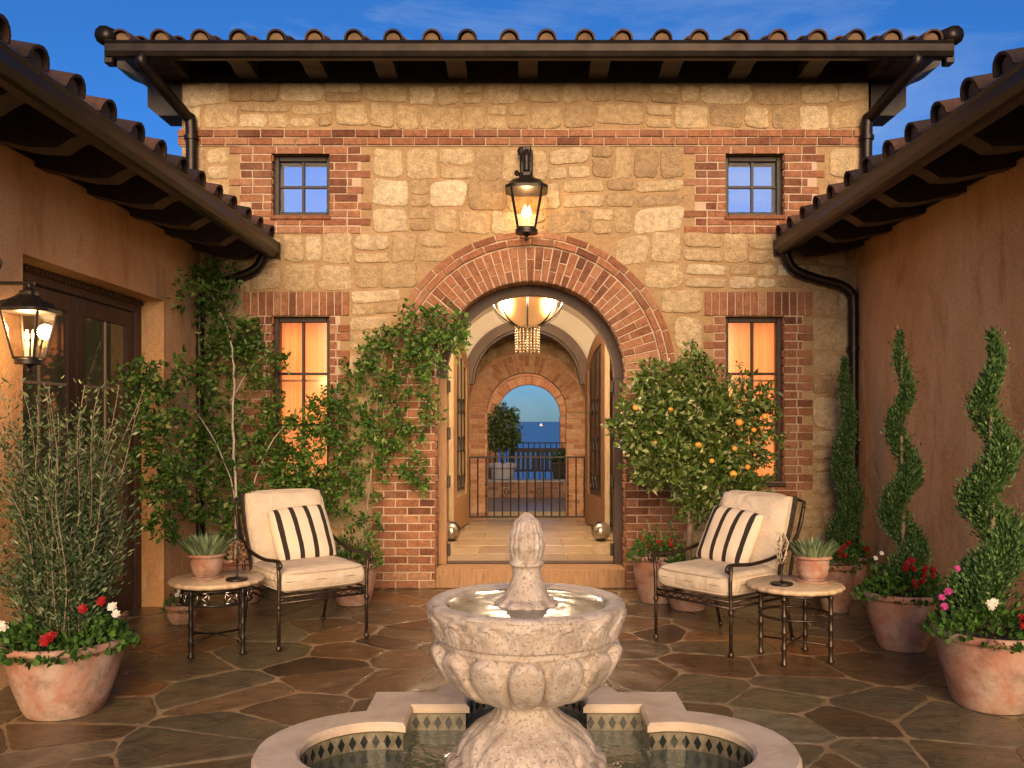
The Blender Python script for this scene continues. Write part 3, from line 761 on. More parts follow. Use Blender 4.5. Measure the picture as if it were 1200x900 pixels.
# arched leaves of the far door folded back toward the viewer
for sx in (-1,1):
    hx,hy=BX+sx*(BR-.03),3.74; ex,ey=(ACX+sx*.985),2.72
    L=Vector((ex-hx,ey-hy,0)); ln=L.length; L.normalize(); T=Vector((-L.y,L.x,0))
    if T.x*sx>0: T=-T      # T points to the middle of the passage
    t=.035; out=[]
    def topz(u): return BZ + math.sqrt(max(.0004, 1-(1-u)**2))*.66
    leaf=MB(); K=14
    def slab(mb, pts, off0, off1):
        vs=[];n=len(pts)
        for off in (off0,off1):
            for (u,z) in pts:
                p=Vector((hx,hy,0))+L*(u*ln)+T*off; vs.append((p.x,p.y,z))
        mb.add(vs,[tuple(range(n)),tuple(range(2*n-1,n-1,-1))]+[((i+1)%n,i,n+i,n+(i+1)%n) for i in range(n)])
    # stiles and rails
    slab(leaf,[(0,FZ+.02),(.16,FZ+.02),(.16,topz(.16)),(.08,topz(.08)),(0,topz(0))],-t,t)
    slab(leaf,[(.84,FZ+.02),(1,FZ+.02),(1,topz(1)),(.92,topz(.92)),(.84,topz(.84))],-t,t)
    slab(leaf,[(.16,FZ+.02),(.84,FZ+.02),(.84,.62),(.16,.62)],-t,t)
    pts=[(u,topz(u)) for u in [.16+.68*k/10 for k in range(11)]]
    slab(leaf,[(u,z-.17) for u,z in pts]+pts[::-1],-t,t)
    do=leaf.build('door_leaf', M['arch_wood'] if sx<0 else M['warm_wood'], gate, True, label='folded back timber door leaf, arched at the top')  # wood tones carry light and shade: paler left leaf, darker right leaf
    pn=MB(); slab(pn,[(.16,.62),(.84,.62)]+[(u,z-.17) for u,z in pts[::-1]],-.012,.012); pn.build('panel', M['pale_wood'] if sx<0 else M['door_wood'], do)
    gr=MB()
    for k in range(3):
        u=.28+.22*k; p=Vector((hx,hy,0))+L*(u*ln)+T*.03; gr.tube([(p.x,p.y,.72),(p.x,p.y,topz(u)-.25)],.009,6)
    for z in (.80,1.3,1.8):
        for k in range(3):
            u=.34+.16*k; c=Vector((hx,hy,z))+L*(u*ln)+T*.03
            gr.tube([c+L*(math.cos(a)*.065)+Vector((0,0,math.sin(a)*.1)) for a in [2*PI*q/14 for q in range(15)]],.008,5,False)
    gr.build('grille', M['iron'], do)
    ed=MB(); slab(ed,[(1.0,FZ+.02),(1.012,FZ+.02),(1.012,topz(1)),(1.0,topz(1))],-.03,.03); ed.build('edge_strip', M['pale_wood'], do)
# loggia beyond: ceiling boards
m = MB(); m.box(-1.3,1.35,4.0,5.4,2.9,3.0); m.box(-1.4,-1.25,4.0,5.4,0,3.0); m.box(1.3,1.45,4.0,5.4,0,3.0); m.build('loggia', M['plaster'], gate, True)
m = MB(); m.box(-1.24,1.29,4.08,5.36,2.86,2.897); m.build('loggia_ceiling', M['door_wood'], gate, True)

# ---- stone and brick screen wall beyond the loggia
def garden_wall(label, y, thick, x0, x1, top, cx, cz, r, rb, bond, jamb, cat='wall', sc=.8, bm='lit_pale_brick'):
    t = thing('garden_wall', label, cat, (0,y,0))
    m=MB(); arch_wall(m,x0,x1,top,cx,cz,r+.01,y,y+thick); m.build('wall', M['mortar'], t, True)
    s=MB()
    def bl(z0,z1):
        if z0<cz: return [(cx-jamb-.01,cx+jamb+.01)]
        d=rb*rb-(z0-cz)**2
        return [(cx-math.sqrt(d),cx+math.sqrt(d))] if d>0 else []
    stone_fill(s,x0,x1,0,top,y,bl,sc=sc,proud=.012); s.build('stone_facing', M['stone'], t, True, smooth=True)
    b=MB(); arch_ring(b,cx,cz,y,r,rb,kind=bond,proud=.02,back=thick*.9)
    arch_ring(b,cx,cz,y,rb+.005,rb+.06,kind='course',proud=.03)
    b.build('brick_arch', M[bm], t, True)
    b=MB(); mo=MB(); ring_band(mo,cx,cz,r+.004,rb+.05,y-.009,y+.02)
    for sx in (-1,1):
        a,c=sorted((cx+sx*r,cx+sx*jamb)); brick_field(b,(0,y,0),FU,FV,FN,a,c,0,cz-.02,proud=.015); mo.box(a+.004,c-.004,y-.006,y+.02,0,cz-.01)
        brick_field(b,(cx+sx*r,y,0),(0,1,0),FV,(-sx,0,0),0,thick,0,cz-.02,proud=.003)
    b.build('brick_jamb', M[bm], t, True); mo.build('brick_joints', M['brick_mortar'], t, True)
    c=MB(); c.box(x0-.03,x1+.03,y-.04,y+thick+.04,top,top+.06,.01); c.build('coping', M['coping'], t, True)
    return t
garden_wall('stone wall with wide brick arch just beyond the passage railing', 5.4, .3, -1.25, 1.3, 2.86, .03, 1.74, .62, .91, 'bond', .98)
garden_wall('farthest brick arch, framing the blue sea', 11.4, .35, -2.6, 2.7, 3.3, .09, 1.72, .70, .88, 'header', .98, bm='lit_orange_brick')
for sx in (-1,1):
    t=thing('side_wall_beyond','plain stucco wall closing the far garden on the %s'%('left' if sx<0 else 'right'),'wall',(sx*2.7,8.5,0))
    t.name='stucco_wall'; m=MB(); m.box(*sorted((sx*2.6,sx*2.8)),5.4,11.75,0,2.6,.01); m.build('wall',M['stucco'],t,True)
    m=MB(); m.box(*sorted((sx*2.57,sx*2.83)),5.4,11.75,2.6,2.66,.01); m.build('coping',M['coping'],t,True)
lw=thing('planter_wall','low brick wall with pale cap in the garden beyond the arches','wall',(0,8.4,0))
m=MB(); m.box(-.95,1.1,8.42,8.7,0,.44); m.build('wall',M['brick_mortar'],lw,True)
b=MB(); brick_field(b,(0,8.42,0),FU,FV,FN,-.95,1.1,0,.44); b.build('brick_facing',M['lit_pale_brick'],lw,True)
m=MB(); m.box(-.98,1.13,8.38,8.74,.44,.49,.01); m.build('cap',M['coping'],lw,True)

# ---- iron railings
def railing(label, x0,x1,y,z0,z1,n,orn=False):
    t=thing('iron_railing',label,'railing',((x0+x1)/2,y,0),0)
    r=MB()
    for z in (z0,z1): r.box(x0,x1,y-.014,y+.014,z-.012,z+.012,.003)
    r.build('rail',M['black_iron'],t,True)
    for k in range(n):
        x=x0+(x1-x0)*(k+.5)/n; b=MB(); b.tube([(x,y,z0+.01),(x,y,z1-.01)],.0115,6)
        if k%2==0:
            for zz in (.35,.55): b.lathe([(.001,-.03),(.014,-.015),(.017,0),(.014,.015),(.001,.03)],8,(x,y,z0+(z1-z0)*zz))
        b.build('baluster',M['black_iron'],t,True)
    for x in (x0,x1):
        b=MB(); b.box(x-.015,x+.015,y-.016,y+.016,.17,z1+.02,.003); b.build('post',M['black_iron'],t,True)
    if orn:
        for k in (5,9):
            x=x0+(x1-x0)*(k)/n; b=MB()
            for zz,rr in ((.42,.045),(.3,.03),(.54,.03)):
                c=Vector((x,y,z0+(z1-z0)*zz)); b.tube([c+Vector((math.cos(a)*rr*.7,0,math.sin(a)*rr)) for a in [2*PI*q/12 for q in range(13)]],.007,5,False)
            b.build('scroll',M['black_iron'],t,True)
    return t
railing('near black iron railing with upright bars across the end of the passage', -.83, .89, 3.95, .265, 1.10, 15, True)
railing('far black iron railing at the terrace edge before the sea', -.95, 1.12, 11.1, .30, 1.13, 17)

# ================================================================== side wings
def wing(sgn):
    """stuccoed wing beside the courtyard; sgn -1 left, +1 right"""
    wx = 3.11 if sgn<0 else 3.17
    S=lambda x: sgn*x
    lab='left stucco wing with tall French doors and dark eaves' if sgn<0 else 'right stucco wing with blank orange wall and dark eaves'
    t=thing('courtyard_wing',lab,'building',(S(wx),-4,0))
    m=MB()
    def bx(a,b_,*r,bev=0): m.box(*sorted((S(a),S(b_))),*r,bev)
    y0,y1=-5.0,-.001
    if sgn<0:
        d0,d1,dz=CY+5.55,CY+7.72,2.64
        bx(wx,wx+.4,y0,d0,0,3.25); bx(wx,wx+.4,d1,y1,0,3.25); bx(wx,wx+.4,d0,d1,dz,3.25)
    else: bx(wx,wx+.4,y0,y1,0,3.28)
    m.build('wall',M['stucco'],t,True)
    zt=3.25 if sgn<0 else 3.28
    m=MB(); bx(wx-.012,wx+.3,y0,y1,zt,zt+.28); m.build('frieze_board',M['dark_wood'],t,True)
    ex=2.44 if sgn<0 else 2.48      # eave edge
    # roof deck
    zd=3.29+(.03 if sgn>0 else 0)
    up=lambda x: zd+.28*(x-ex)
    vs=[]
    for (x,dz_) in ((ex,0),(5.6,0),(5.6,.03),(ex,.03)):
        for y in (y0,y1-.01): vs.append((S(x),y,up(x)+dz_))
    m=MB(); m.add(vs,[(0,1,3,2),(2,3,5,4),(4,5,7,6),(6,7,1,0),(0,2,4,6),(1,7,5,3)]); m.build('roof_deck',M['dark_wood'],t,True)
    # carved rafter tails
    ds=[5.12,5.76,6.44,7.13,7.81,8.46,4.45,3.8,3.1] if sgn<0 else [8.45,7.8,7.15,6.5,5.85,5.2,4.55,3.9,3.25,2.6]
    for d in ds:
        y=CY+d
        P=[(S(ex+.03),up(ex)-.0),(S(ex+.03),up(ex)-.06),(S(ex+.12),up(ex)-.10),(S(ex+.2),up(ex)-.15),(S(ex+.34),up(ex)-.145),(S(ex+.42),up(ex)-.13),(S(wx),zt-.03),(S(wx),up(wx))]
        if sgn>0: P=P[::-1]
        r=MB()
        n=len(P); q=[(x,y-.075,z) for x,z in P]+[(x,y+.075,z) for x,z in P]
        r.add(q,[tuple(range(n)),tuple(range(2*n-1,n-1,-1))]+[((i+1)%n,i,n+i,n+(i+1)%n) for i in range(n)]); r.build('rafter_tail',M['dark_wood'],t,True)
    # gutter
    g0=2.34 if sgn<0 else 2.38; z0=0 if sgn<0 else .025
    prof=[(g0,3.305),(g0-.012,3.29),(g0,3.27),(g0-.003,3.21),(g0+.02,3.175),(g0+.05,3.165),(g0+.11,3.165),(g0+.135,3.21),(g0+.135,3.30),(g0+.125,3.30),(g0+.122,3.215),(g0+.1,3.18),(g0+.055,3.18),(g0+.03,3.19),(g0+.015,3.215),(g0+.015,3.305)]
    P=[(S(x),z+z0) for x,z in prof]
    g=MB(); n=len(P); q=[(x,y0,z) for x,z in P]+[(x,-.045,z) for x,z in P]
    g.add(q,[tuple(range(n)),tuple(range(2*n-1,n-1,-1))]+[((i+1)%n,i,n+i,n+(i+1)%n) for i in range(n)])
    g.box(*sorted((S(g0-.004),S(g0+.137))),-.06,-.035,3.16+z0,3.31+z0)
    g.build('gutter',M['gutter'],t,True)
    # tiles
    tl=MB(); cp=MB(); ph=.05 if sgn<0 else .16
    barrel_tiles(tl,cp,(S(ex-.02),y0,zd+.02),(0,1,0),(S(1),0,.28),Vector((S(-.28),0,1)),4.85,3,pitch=.36,nrow=7,phase=ph,r=.09)
    tl.build('roof_tiles',M['roof_tile'],t,True,smooth=True,angle=50,extra=(cp,M['tile_cap']))
    # downspout
    if sgn<0: q=[at(311,290,8.50),at(309,300,8.50),at(298,316,8.51),at(270,328,8.52),at(246,338,8.52),at(236,352,8.52),at(234,372,8.52),at(234,520,8.52),at(234,684,8.52)]
    else: q=[at(921,288,8.50),at(921,298,8.50),at(930,315,8.51),at(955,326,8.52),at(985,334,8.52),at(997,344,8.52),at(1000,362,8.52),at(1000,520,8.52),at(1000,684,8.52)]
    m=MB(); m.tube(smooth_path(q,6),.046,12)
    for p in (q[-2],q[-2]+Vector((0,0,.9))): m.lathe([(.058,-.02),(.058,.02)],12,tuple(p))
    m.box(q[0].x-.07,q[0].x+.07,-.13,-.045,q[0].z-.05,q[0].z+.07,.01)
    m.build('downspout',M['gutter'],t,True,smooth=True,angle=50)
    if sgn<0:
        # recessed French doors
        d0,d1,dz=CY+5.55,CY+7.72,2.64; X=-wx-.21; fw=.11
        m=MB(); m.box(X-.06,X+.02,d0,d0+fw,0,dz,.008); m.box(X-.06,X+.02,d1-fw,d1,0,dz,.008); m.box(X-.06,X+.02,d0+fw,d1-fw,dz-fw,dz,.008)
        n=42
        for k in range(n):       # small dentils under the head
            y=d0+.02+(d1-d0-.04)*k/n; m.box(X+.02,X+.05,y,y+.026,dz-.05,dz-.012)
        fr=m.build('door_frame',M['door_wood'],t,True)
        mid=(d0+d1)/2
        for (a,b_) in ((d0+fw+.005,mid-.004),(mid+.004,d1-fw-.005)):
            m=MB(); sw=.12; z0_,z1_=.02,dz-fw-.006; x0_,x1_=X-.045,X+.0
            m.box(x0_,x1_,a,a+sw,z0_,z1_,.006); m.box(x0_,x1_,b_-sw,b_,z0_,z1_,.006); m.box(x0_,x1_,a+sw,b_-sw,z1_-.13,z1_,.006); m.box(x0_,x1_,a+sw,b_-sw,z0_,z0_+.26,.006)
            dr=m.build('door',M['door_wood'],t,True)
            m=MB(); c=(a+b_)/2; za,zb=z0_+.26,z1_-.13
            m.box(X-.03,X-.008,c-.012,c+.012,za,zb,.003)
            for k in range(1,4):
                z=za+(zb-za)*k/4; m.box(X-.029,X-.009,a+sw,b_-sw,z-.011,z+.011,.003)
            m.build('muntin',M['pale_wood'],dr)
            m=MB(); m.box(X-.024,X-.018,a+sw,b_-sw,za,zb); m.build('pane',M['dark_glass'],dr)
            m=MB(); hy=b_-sw/2 if a<mid-.5 else a+sw/2; m.tube([(X+.005,hy,1.02),(X+.05,hy,1.02),(X+.05,hy+(-.1 if a<mid-.5 else .1),1.02)],.011,8); m.box(X,X+.008,hy-.02,hy+.02,.9,1.15,.003); m.build('handle',M['bronze'],dr,smooth=True,angle=40)
    return t
wing(-1); wing(1)

# ================================================================== ground, sea
gm=MB(); gm.box(-14,14,-26,14.5,-.30,-.012); struct(gm.build('terrace_base',M['ground']))
hm=MB()
# bluff falling from the terrace to the water, wide enough to be seen from elsewhere
nx,ny=60,40; vs=[]
for j in range(ny+1):
    for i in range(nx+1):
        x=-400+800*i/nx; yv=-400+(j/ny)*560
        r=max(abs(x)-14, yv-14.5, -26-yv, 0); z=-.32-12.5*min(1,r/60)**1.2+ (0.8*math.sin(x*.09)*math.sin(yv*.07) if r>4 else 0)*min(1,r/20)
        if yv<-26: z=-.32-.02*r
        vs.append((x,yv,z))
hm.add(vs,[(j*(nx+1)+i,j*(nx+1)+i+1,(j+1)*(nx+1)+i+1,(j+1)*(nx+1)+i) for j in range(ny) for i in range(nx)])
struct(hm.build('ground',M['ground'],smooth=True))
sm=MB(); sm.add([(-40000,-2000,-12),(40000,-2000,-12),(40000,60000,-12),(-40000,60000,-12)],[(0,1,2,3)]); struct(sm.build('sea',M['sea']))
# grout bed and irregular flagstones, each its own polygon
gm=MB(); gm.box(-3.6,3.7,-9.4,-.0005,-.02,.0); struct(gm.build('courtyard_bed',M['grout']))
gm=MB(); gm.box(-2.58,2.58,5.72,11.38,-.01,.16); struct(gm.build('far_garden_floor',M['hall_tile']))
random.seed(21)
seeds=[]
ax,ay=.56,.40
ny_=int(9.6/ay)+2; nx_=int(7.8/ax)+2
for j in range(-1,ny_):
    for i in range(-1,nx_):
        seeds.append((-3.7+(i+(.5 if j%2 else 0)+random.uniform(-.5,.5))*ax, -9.5+(j+random.uniform(-.5,.5))*ay))
def clip(poly,nx,ny,d):
    out=[]; n=len(poly)
    for i in range(n):
        p,q=poly[i],poly[(i+1)%n]; a=p[0]*nx+p[1]*ny-d; c=q[0]*nx+q[1]*ny-d
        if a<=0: out.append(p)
        if (a<0<c) or (c<0<a):
            t=a/(a-c); out.append((p[0]+(q[0]-p[0])*t,p[1]+(q[1]-p[1])*t))
    return out
fl=MB()
seeds=[q for q in seeds if random.random()>.14]
for (sx_,sy_) in seeds:
    poly=[(sx_-2,sy_-2),(sx_+2,sy_-2),(sx_+2,sy_+2),(sx_-2,sy_+2)]
    for (tx,ty) in seeds:
        dx,dy=tx-sx_,ty-sy_; l=math.hypot(dx,dy)
        if 1e-6<l<2.2: poly=clip(poly,dx/l,dy/l,(sx_*dx+sy_*dy)/l+l/2-random.uniform(.004,.014))
        if len(poly)<3: break
    if len(poly)<3: continue
    for (nx0,ny0,d) in ((1,0,3.6),(-1,0,3.55),(0,1,-.004),(0,-1,9.35)): 
        poly=clip(poly,nx0,ny0,d)
        if len(poly)<3: break
    if len(poly)<3: continue
    # wavy, rounded outline
    P=[]; n=len(poly)
    for i in range(n):
        p,q=poly[i],poly[(i+1)%n]; L=math.hypot(q[0]-p[0],q[1]-p[1]); k=max(1,int(L/.05))
        for j in range(k):
            t=j/k; P.append([p[0]+(q[0]-p[0])*t,p[1]+(q[1]-p[1])*t])
    for _ in range(1): P=[[(P[i-1][0]+2*P[i][0]+P[(i+1)%len(P)][0])/4,(P[i-1][1]+2*P[i][1]+P[(i+1)%len(P)][1])/4] for i in range(len(P))]
    P=[(x+random.uniform(-.006,.006),y+random.uniform(-.006,.006)) for x,y in P]
    n=len(P); 
    if n<4: continue
    cx=sum(p[0] for p in P)/n; cy=sum(p[1] for p in P)/n
    tx_,ty_=random.uniform(-.003,.003),random.uniform(-.003,.003); h=random.uniform(.004,.0065)
    def ring(f,z): return [(cx+(x-cx)*f,cy+(y-cy)*f,z+(tx_*(x-cx)+ty_*(y-cy) if z>0 else 0)) for x,y in P]
    r=min(math.hypot(x-cx,y-cy) for x,y in P); f1=1-.006/max(r,.05)
    vs=ring(1,-.01)+ring(1,h*.55)+ring(f1,h)
    fl.add(vs,[(s+i,s+(i+1)%n,s+n+(i+1)%n,s+n+i) for s in (0,n) for i in range(n)]+[tuple(range(2*n,3*n))])
struct(fl.build('flagstone_paving',M['flagstone']))
# ================================================================== fountain
FC=Vector((0.007,-5.15,0))
ft=thing('courtyard_fountain','cast stone tiered fountain with scalloped bowl in a quatrefoil pool','fountain',FC)
def quatre(s,c,r,K=14):
    """quarter outline repeated four times: corner, flat, arc, flat"""
    h=math.sqrt(max(r*r-(s-c)**2,1e-6)); a0=math.atan2(s-c,-h)%(2*PI); a1=math.atan2(s-c,h)
    side=[(-s,s)]+[(0+r*math.cos(a0+(a1-a0)*k/K),c+r*math.sin(a0+(a1-a0)*k/K)) for k in range(K+1)]
    out=[]
    for q in range(4):
        for (x,y) in side:
            for _ in range(q): x,y=y,-x
            out.append((x,y))
    return out
def strip(mb,rings,close=True):
    n=len(rings[0]); o=len(mb.v)
    vs=[p for r in rings for p in r]
    mb.add(vs,[(i*n+k,i*n+(k+1)%n,(i+1)*n+(k+1)%n,(i+1)*n+k) for i in range(len(rings)-1) for k in range(n)])
CT=.35
def qr(s,c,r,z): return [(x,y,z) for x,y in quatre(s,c,r)]
m=MB()
strip(m,[qr(.665,.60,.405,-.01),qr(.665,.60,.405,.29),qr(.685,.60,.425,.292),qr(.70,.60,.44,.305),qr(.703,.60,.443,.33),qr(.692,.60,.432,CT),qr(.60,.60,.345,CT+.003),qr(.512,.60,.282,CT),qr(.50,.60,.27,CT-.012),qr(.50,.60,.27,.315),qr(.512,.60,.282,.31)])
m.build('pool_coping',M['coping'],ft,smooth=True,angle=35)
# glazed tile frieze with a row of dark lozenges
inner=quatre(.512,.60,.282); cum=[0]
for i in range(len(inner)):
    p,q=inner[i],inner[(i+1)%len(inner)]; cum.append(cum[-1]+math.hypot(q[0]-p[0],q[1]-p[1]))
per=cum[-1]; nd=round(per/.048)
m=MB(); m.uv=[]
for i in range(len(inner)):
    p,q=inner[i],inner[(i+1)%len(inner)]
    m.add([(p[0],p[1],.06),(q[0],q[1],.06),(q[0],q[1],.312),(p[0],p[1],.312)],[(0,1,2,3)])
    u0,u1=cum[i]/per*nd,cum[i+1]/per*nd; m.uv+= [(u0,.06),(u1,.06),(u1,.312),(u0,.312)]
def tilemat():
    mt,nt,b=newmat('lozenge_tile'); v=coords(nt,'UV'); sx=nt.nodes.new('ShaderNodeSeparateXYZ'); nt.links.new(v,sx.inputs[0])
    fu=mathn(nt,'ABSOLUTE',mathn(nt,'SUBTRACT',mathn(nt,'FRACT',sx.outputs[0]),.5))
    fv=mathn(nt,'ABSOLUTE',mathn(nt,'DIVIDE',mathn(nt,'SUBTRACT',sx.outputs[1],.268),.034))
    dm=mathn(nt,'ADD',mathn(nt,'MULTIPLY',fu,2.6),fv)
    dk=ramp(nt,dm,[(.86,(0,0,0)),(.92,(1,1,1))])
    top=ramp(nt,sx.outputs[1],[(.301,(0,0,0)),(.303,(1,1,1))],'CONSTANT')
    low=ramp(nt,sx.outputs[1],[(.232,(1,1,1)),(.234,(0,0,0))],'CONSTANT')
    n=noise(nt,30,4,.6,coords(nt)); pale=ramp(nt,n,[(.3,(.12,.105,.065)),(.7,(.27,.24,.16))])
    col=mixc(nt,dk,(.018,.022,.018),pale); col=mixc(nt,top,col,(.10,.085,.05)); col=mixc(nt,low,col,(.05,.06,.045))
    nt.links.new(col,b.inputs['Base Color']); b.inputs['Roughness'].default_value=.18; bump(nt,b,dk,.4,.003); return mt
m.build('tile_frieze',tilemat(),ft)
m=MB(); o=[(x,y,.235) for x,y in inner]; m.add(o,[tuple(range(len(o)-1,-1,-1))]); m.build('pool_water',M['water'],ft)

def fbowl(r,z,a):
    n=14; d=0
    ph=(a*n/(2*PI)+.25*0)%1.0; u=(ph-.5)*2               # gadroons, one centred toward the viewer
    if .535<z<.765:
        zc,hz=.655,.110; v=(z-zc)/hz
        wv=1.0 if v<0 else 1.0
        q=1-(abs(u)/.93)**2.2-abs(v)**(2.6 if v>0 else 3.5)
        d=.006+.032*min(1,q*2.0)**.5 if q>0 else -.008
    if .79<z<.90:                                         # leaf drops on the rim band
        n2=16; p2=(a*n2/(2*PI)+.5)%1.0; u2=abs((p2-.5)*2); v2=(z-.80)/.085
        edge=1-u2**1.6; q=abs(v2-edge*.9); d=.013*max(0,1-q/.14)+ (.007*(1-abs(u2))+.004*abs(math.sin(u2*9)) if v2<edge*.9-.14 else -.003)
        if v2>.97: d+=.005*math.sin(a*n2)
    d+=.0012*math.sin(a*23+z*70)*math.sin(a*11-z*40)
    return (max(r+d,.001),z)
a0=-PI/2
prof=[]
def seg(p,q,k): 
    for i in range(k): t=i/k; prof.append((p[0]+(q[0]-p[0])*t,p[1]+(q[1]-p[1])*t))
def curve(P,k=6):
    out=[]
    for i in range(len(P)-1):
        p0=P[max(i-1,0)];p1=P[i];p2=P[i+1];p3=P[min(i+2,len(P)-1)]
        for j in range(k):
            t=j/k; out.append(tuple(.5*((2*p1[c])+(p2[c]-p0[c])*t+(2*p0[c]-5*p1[c]+4*p2[c]-p3[c])*t*t+(-p0[c]+3*p1[c]-3*p2[c]+p3[c])*t**3) for c in (0,1)))
    out.append(P[-1]); return out
bp=curve([(.10,.535),(.165,.55),(.235,.59),(.290,.65),(.322,.71),(.338,.76),(.343,.785)],7)+curve([(.346,.788),(.352,.795),(.362,.83),(.374,.865),(.380,.888),(.378,.905),(.366,.916),(.345,.918),(.318,.912),(.303,.895),(.298,.87),(.20,.862),(.02,.86)],5)
m=MB(); m.lathe(bp,280,(0,0,0),fbowl); m.build('bowl',M['cast_stone'],ft,smooth=True,angle=60)
def fped(r,z,a):
    d=0
    if .335<z<.50:
        n=12; u=((a*n/(2*PI)+.5)%1.0-.5)*2; v=(z-.345)/.12; e=1-u*u
        if v<e: d=.012*min(1,(e-v)*3)
    if z<.335: d=.006*math.cos(a*24)
    return (r+d+.0018*math.sin(a*19+z*60),z)
pp=curve([(.305,.0),(.305,.24),(.305,.285),(.295,.315),(.268,.328),(.255,.345),(.243,.375),(.212,.415),(.165,.452),(.128,.485),(.112,.512),(.122,.528),(.137,.532),(.140,.545),(.125,.556),(.10,.565)],7)
m=MB(); m.lathe(pp,200,(0,0,0),fped); m.build('pedestal',M['cast_stone'],ft,smooth=True,angle=60)
def ffin(r,z,a):
    d=0
    if z>1.07:
        sw=math.sin(a*9+z*70)*math.sin(a*9-z*70); d=.0035*sw*min(1,(z-1.07)/.02)
    if .868<z<.925: d=.006*math.cos(a*12)
    return (max(r+d,.0005),z)
fp=curve([(.118,.86),(.122,.875),(.118,.905),(.100,.918),(.088,.925),(.082,.945),(.066,.975),(.056,1.01),(.056,1.035),(.060,1.045),(.066,1.05),(.066,1.06),(.060,1.066),(.062,1.08),(.068,1.105),(.068,1.14),(.062,1.175),(.048,1.21),(.028,1.235),(.010,1.248),(.001,1.25)],6)
m=MB(); m.lathe(fp,120,(0,0,0),ffin); m.build('finial',M['cast_stone'],ft,smooth=True,angle=60)
m=MB(); K=[(r_,.900+.0016*math.sin(r_*90)) for r_ in [.3,.26,.22,.18,.15,.12,.1]]; m.lathe(K,120,(0,0,0),lambda r,z,a:(r,z+.0014*math.sin(a*7+r*60)),closed=True); m.build('bowl_water',M['bowl_water'],ft,smooth=True)
m=MB()
for (an,z1) in ((-PI/2-.13,.70),(-PI/2+.30,.66)):
    r=.383; pts=[(r*math.cos(an),r*math.sin(an),.905)]
    for k in range(1,16):
        z=.905-(.905-z1)*k/15; pts.append(((r+.004)*math.cos(an)+.0015*math.sin(k*1.7),(r+.004)*math.sin(an),z))
    m.tube(pts,[.0014+.0014*abs(math.sin(k*1.3)) for k in range(16)],6)
m.build('water_stream',M['stream'],ft,smooth=True)

# ================================================================== pots
def pot(parent,w,h,base,z0=0,soil=True,rim=.05,name='pot',ribs=0,label=None):
    """tapered terracotta pot: w outer rim radius, base radius, h height"""
    t=.022 if w>.2 else .012; rh=rim
    P=[(.0005,0),(base*.96,0),(base,.012)]
    for k in range(1,9):
        f=k/9; P.append((base+(w-.02-base)*f+.010*math.sin(PI*f),(h-rh)*f))
    P+=[(w-.022,h-rh),(w-.006,h-rh+.006),(w,h-rh+.018),(w+.002,h-.018),(w-.006,h-.004),(w-.014,h),(w-t-.012,h-.004),(w-t-.018,h-.03),(w-t-.03,h-.09),(base*.8,.05),(.0005,.05)]
    if ribs:
        P2=[]
        for (r,z) in P: P2.append((r+(.0035*math.cos(z*2*PI/(h/ribs)) if .02<z<h-rh else 0),z))
        P=P2
    m=MB(); m.lathe(P,48,(0,0,z0),lambda r,z,a:(r*(1+.006*math.sin(a*2+z*3)+.004*math.sin(a*5)),z),closed=True)
    p=m.build(name,M['terracotta'],parent,smooth=True,angle=45,label=label)
    if soil:
        m=MB(); m.lathe([(w-t-.012,h-.045),(w*.5,h-.03),(.001,h-.025)],32,(0,0,z0),lambda r,z,a:(r,z+.008*math.sin(a*5+r*40)),closed=True); m.build('soil',M['soil'],p,smooth=True)
    return p
def mound(parent,R,z,n,mat,size=.045,h=.16,name='leaves',cx=0,cy=0,wr=.8):
    """low bushy growth spilling over a pot rim"""
    P=[];D=[];L=[]
    for _ in range(n):
        a=random.uniform(0,2*PI); r=R*math.sqrt(random.random()); hh=h*(1-.55*(r/R)**2)*random.uniform(.15,1)
        lump=.75+.35*math.sin(a*3+r*9)
        P.append((cx+r*math.cos(a),cy+r*math.sin(a),z+hh*lump-(.05 if r>R*.85 else 0))); D.append((math.cos(a)*random.uniform(0,1),math.sin(a)*random.uniform(0,1),random.uniform(.1,1))); L.append(size*random.uniform(.6,1.25))
    return leaf_mesh(name,P,D,L,wr,mat,parent,fold=.12)

# ---- big planter with wispy willow-like bush, left foreground
random.seed(5)
p=thing('potted_bush','tall wispy grey-green bush in terracotta pot by the left doors','potted plant',(at(58,845,4.79).x,CY+4.95,.008))
pot(p,.325,.40,.20)
st=MB(); P=[];D=[];L=[]
for k in range(105):
    a=random.uniform(0,2*PI); r0=random.uniform(.02,.14); hgt=random.uniform(.35,1.5)
    lean=random.uniform(.04,.42)*(1.1 if k%3 else .6); x=r0*math.cos(a); y=r0*math.sin(a); pts=[]
    b2=a+random.uniform(-.6,.6); n=12
    for j in range(n+1):
        t=j/n; q=(x+math.cos(b2)*lean*t**1.6+.015*math.sin(t*9+k), y+math.sin(b2)*lean*.8*t**1.6+.015*math.cos(t*8+k), .36+hgt*t-(.22*lean*t**4)); pts.append(q)
    st.tube(pts,[.0036*(1-.7*j/n)+.0008 for j in range(n+1)],5)
    for j in range(1,n):
        for _ in range(int(25*(1-.45*j/n))):
            t=random.random(); A=Vector(pts[j]);B=Vector(pts[j+1]); c=A.lerp(B,t)
            s=random.uniform(0,2*PI); out=Vector((math.cos(s),math.sin(s),random.uniform(.1,.9)))
            if random.random()<.55:
                tw=out.normalized()*random.uniform(.02,.11); c=c+tw
            P.append(tuple(c)); D.append(tuple(out+Vector((0,0,.35)))); L.append(random.uniform(.026,.05))
st.build('stem',M['bark'],p,smooth=True)
leaf_mesh('foliage',P,D,L,.30,M['grey_leaf'],p,fold=.1)
mound(p,.36,.37,1500,M['geranium_leaf'],.042,.19)
mound(p,.30,.36,500,M['grey_leaf'],.03,.26,wr=.35)
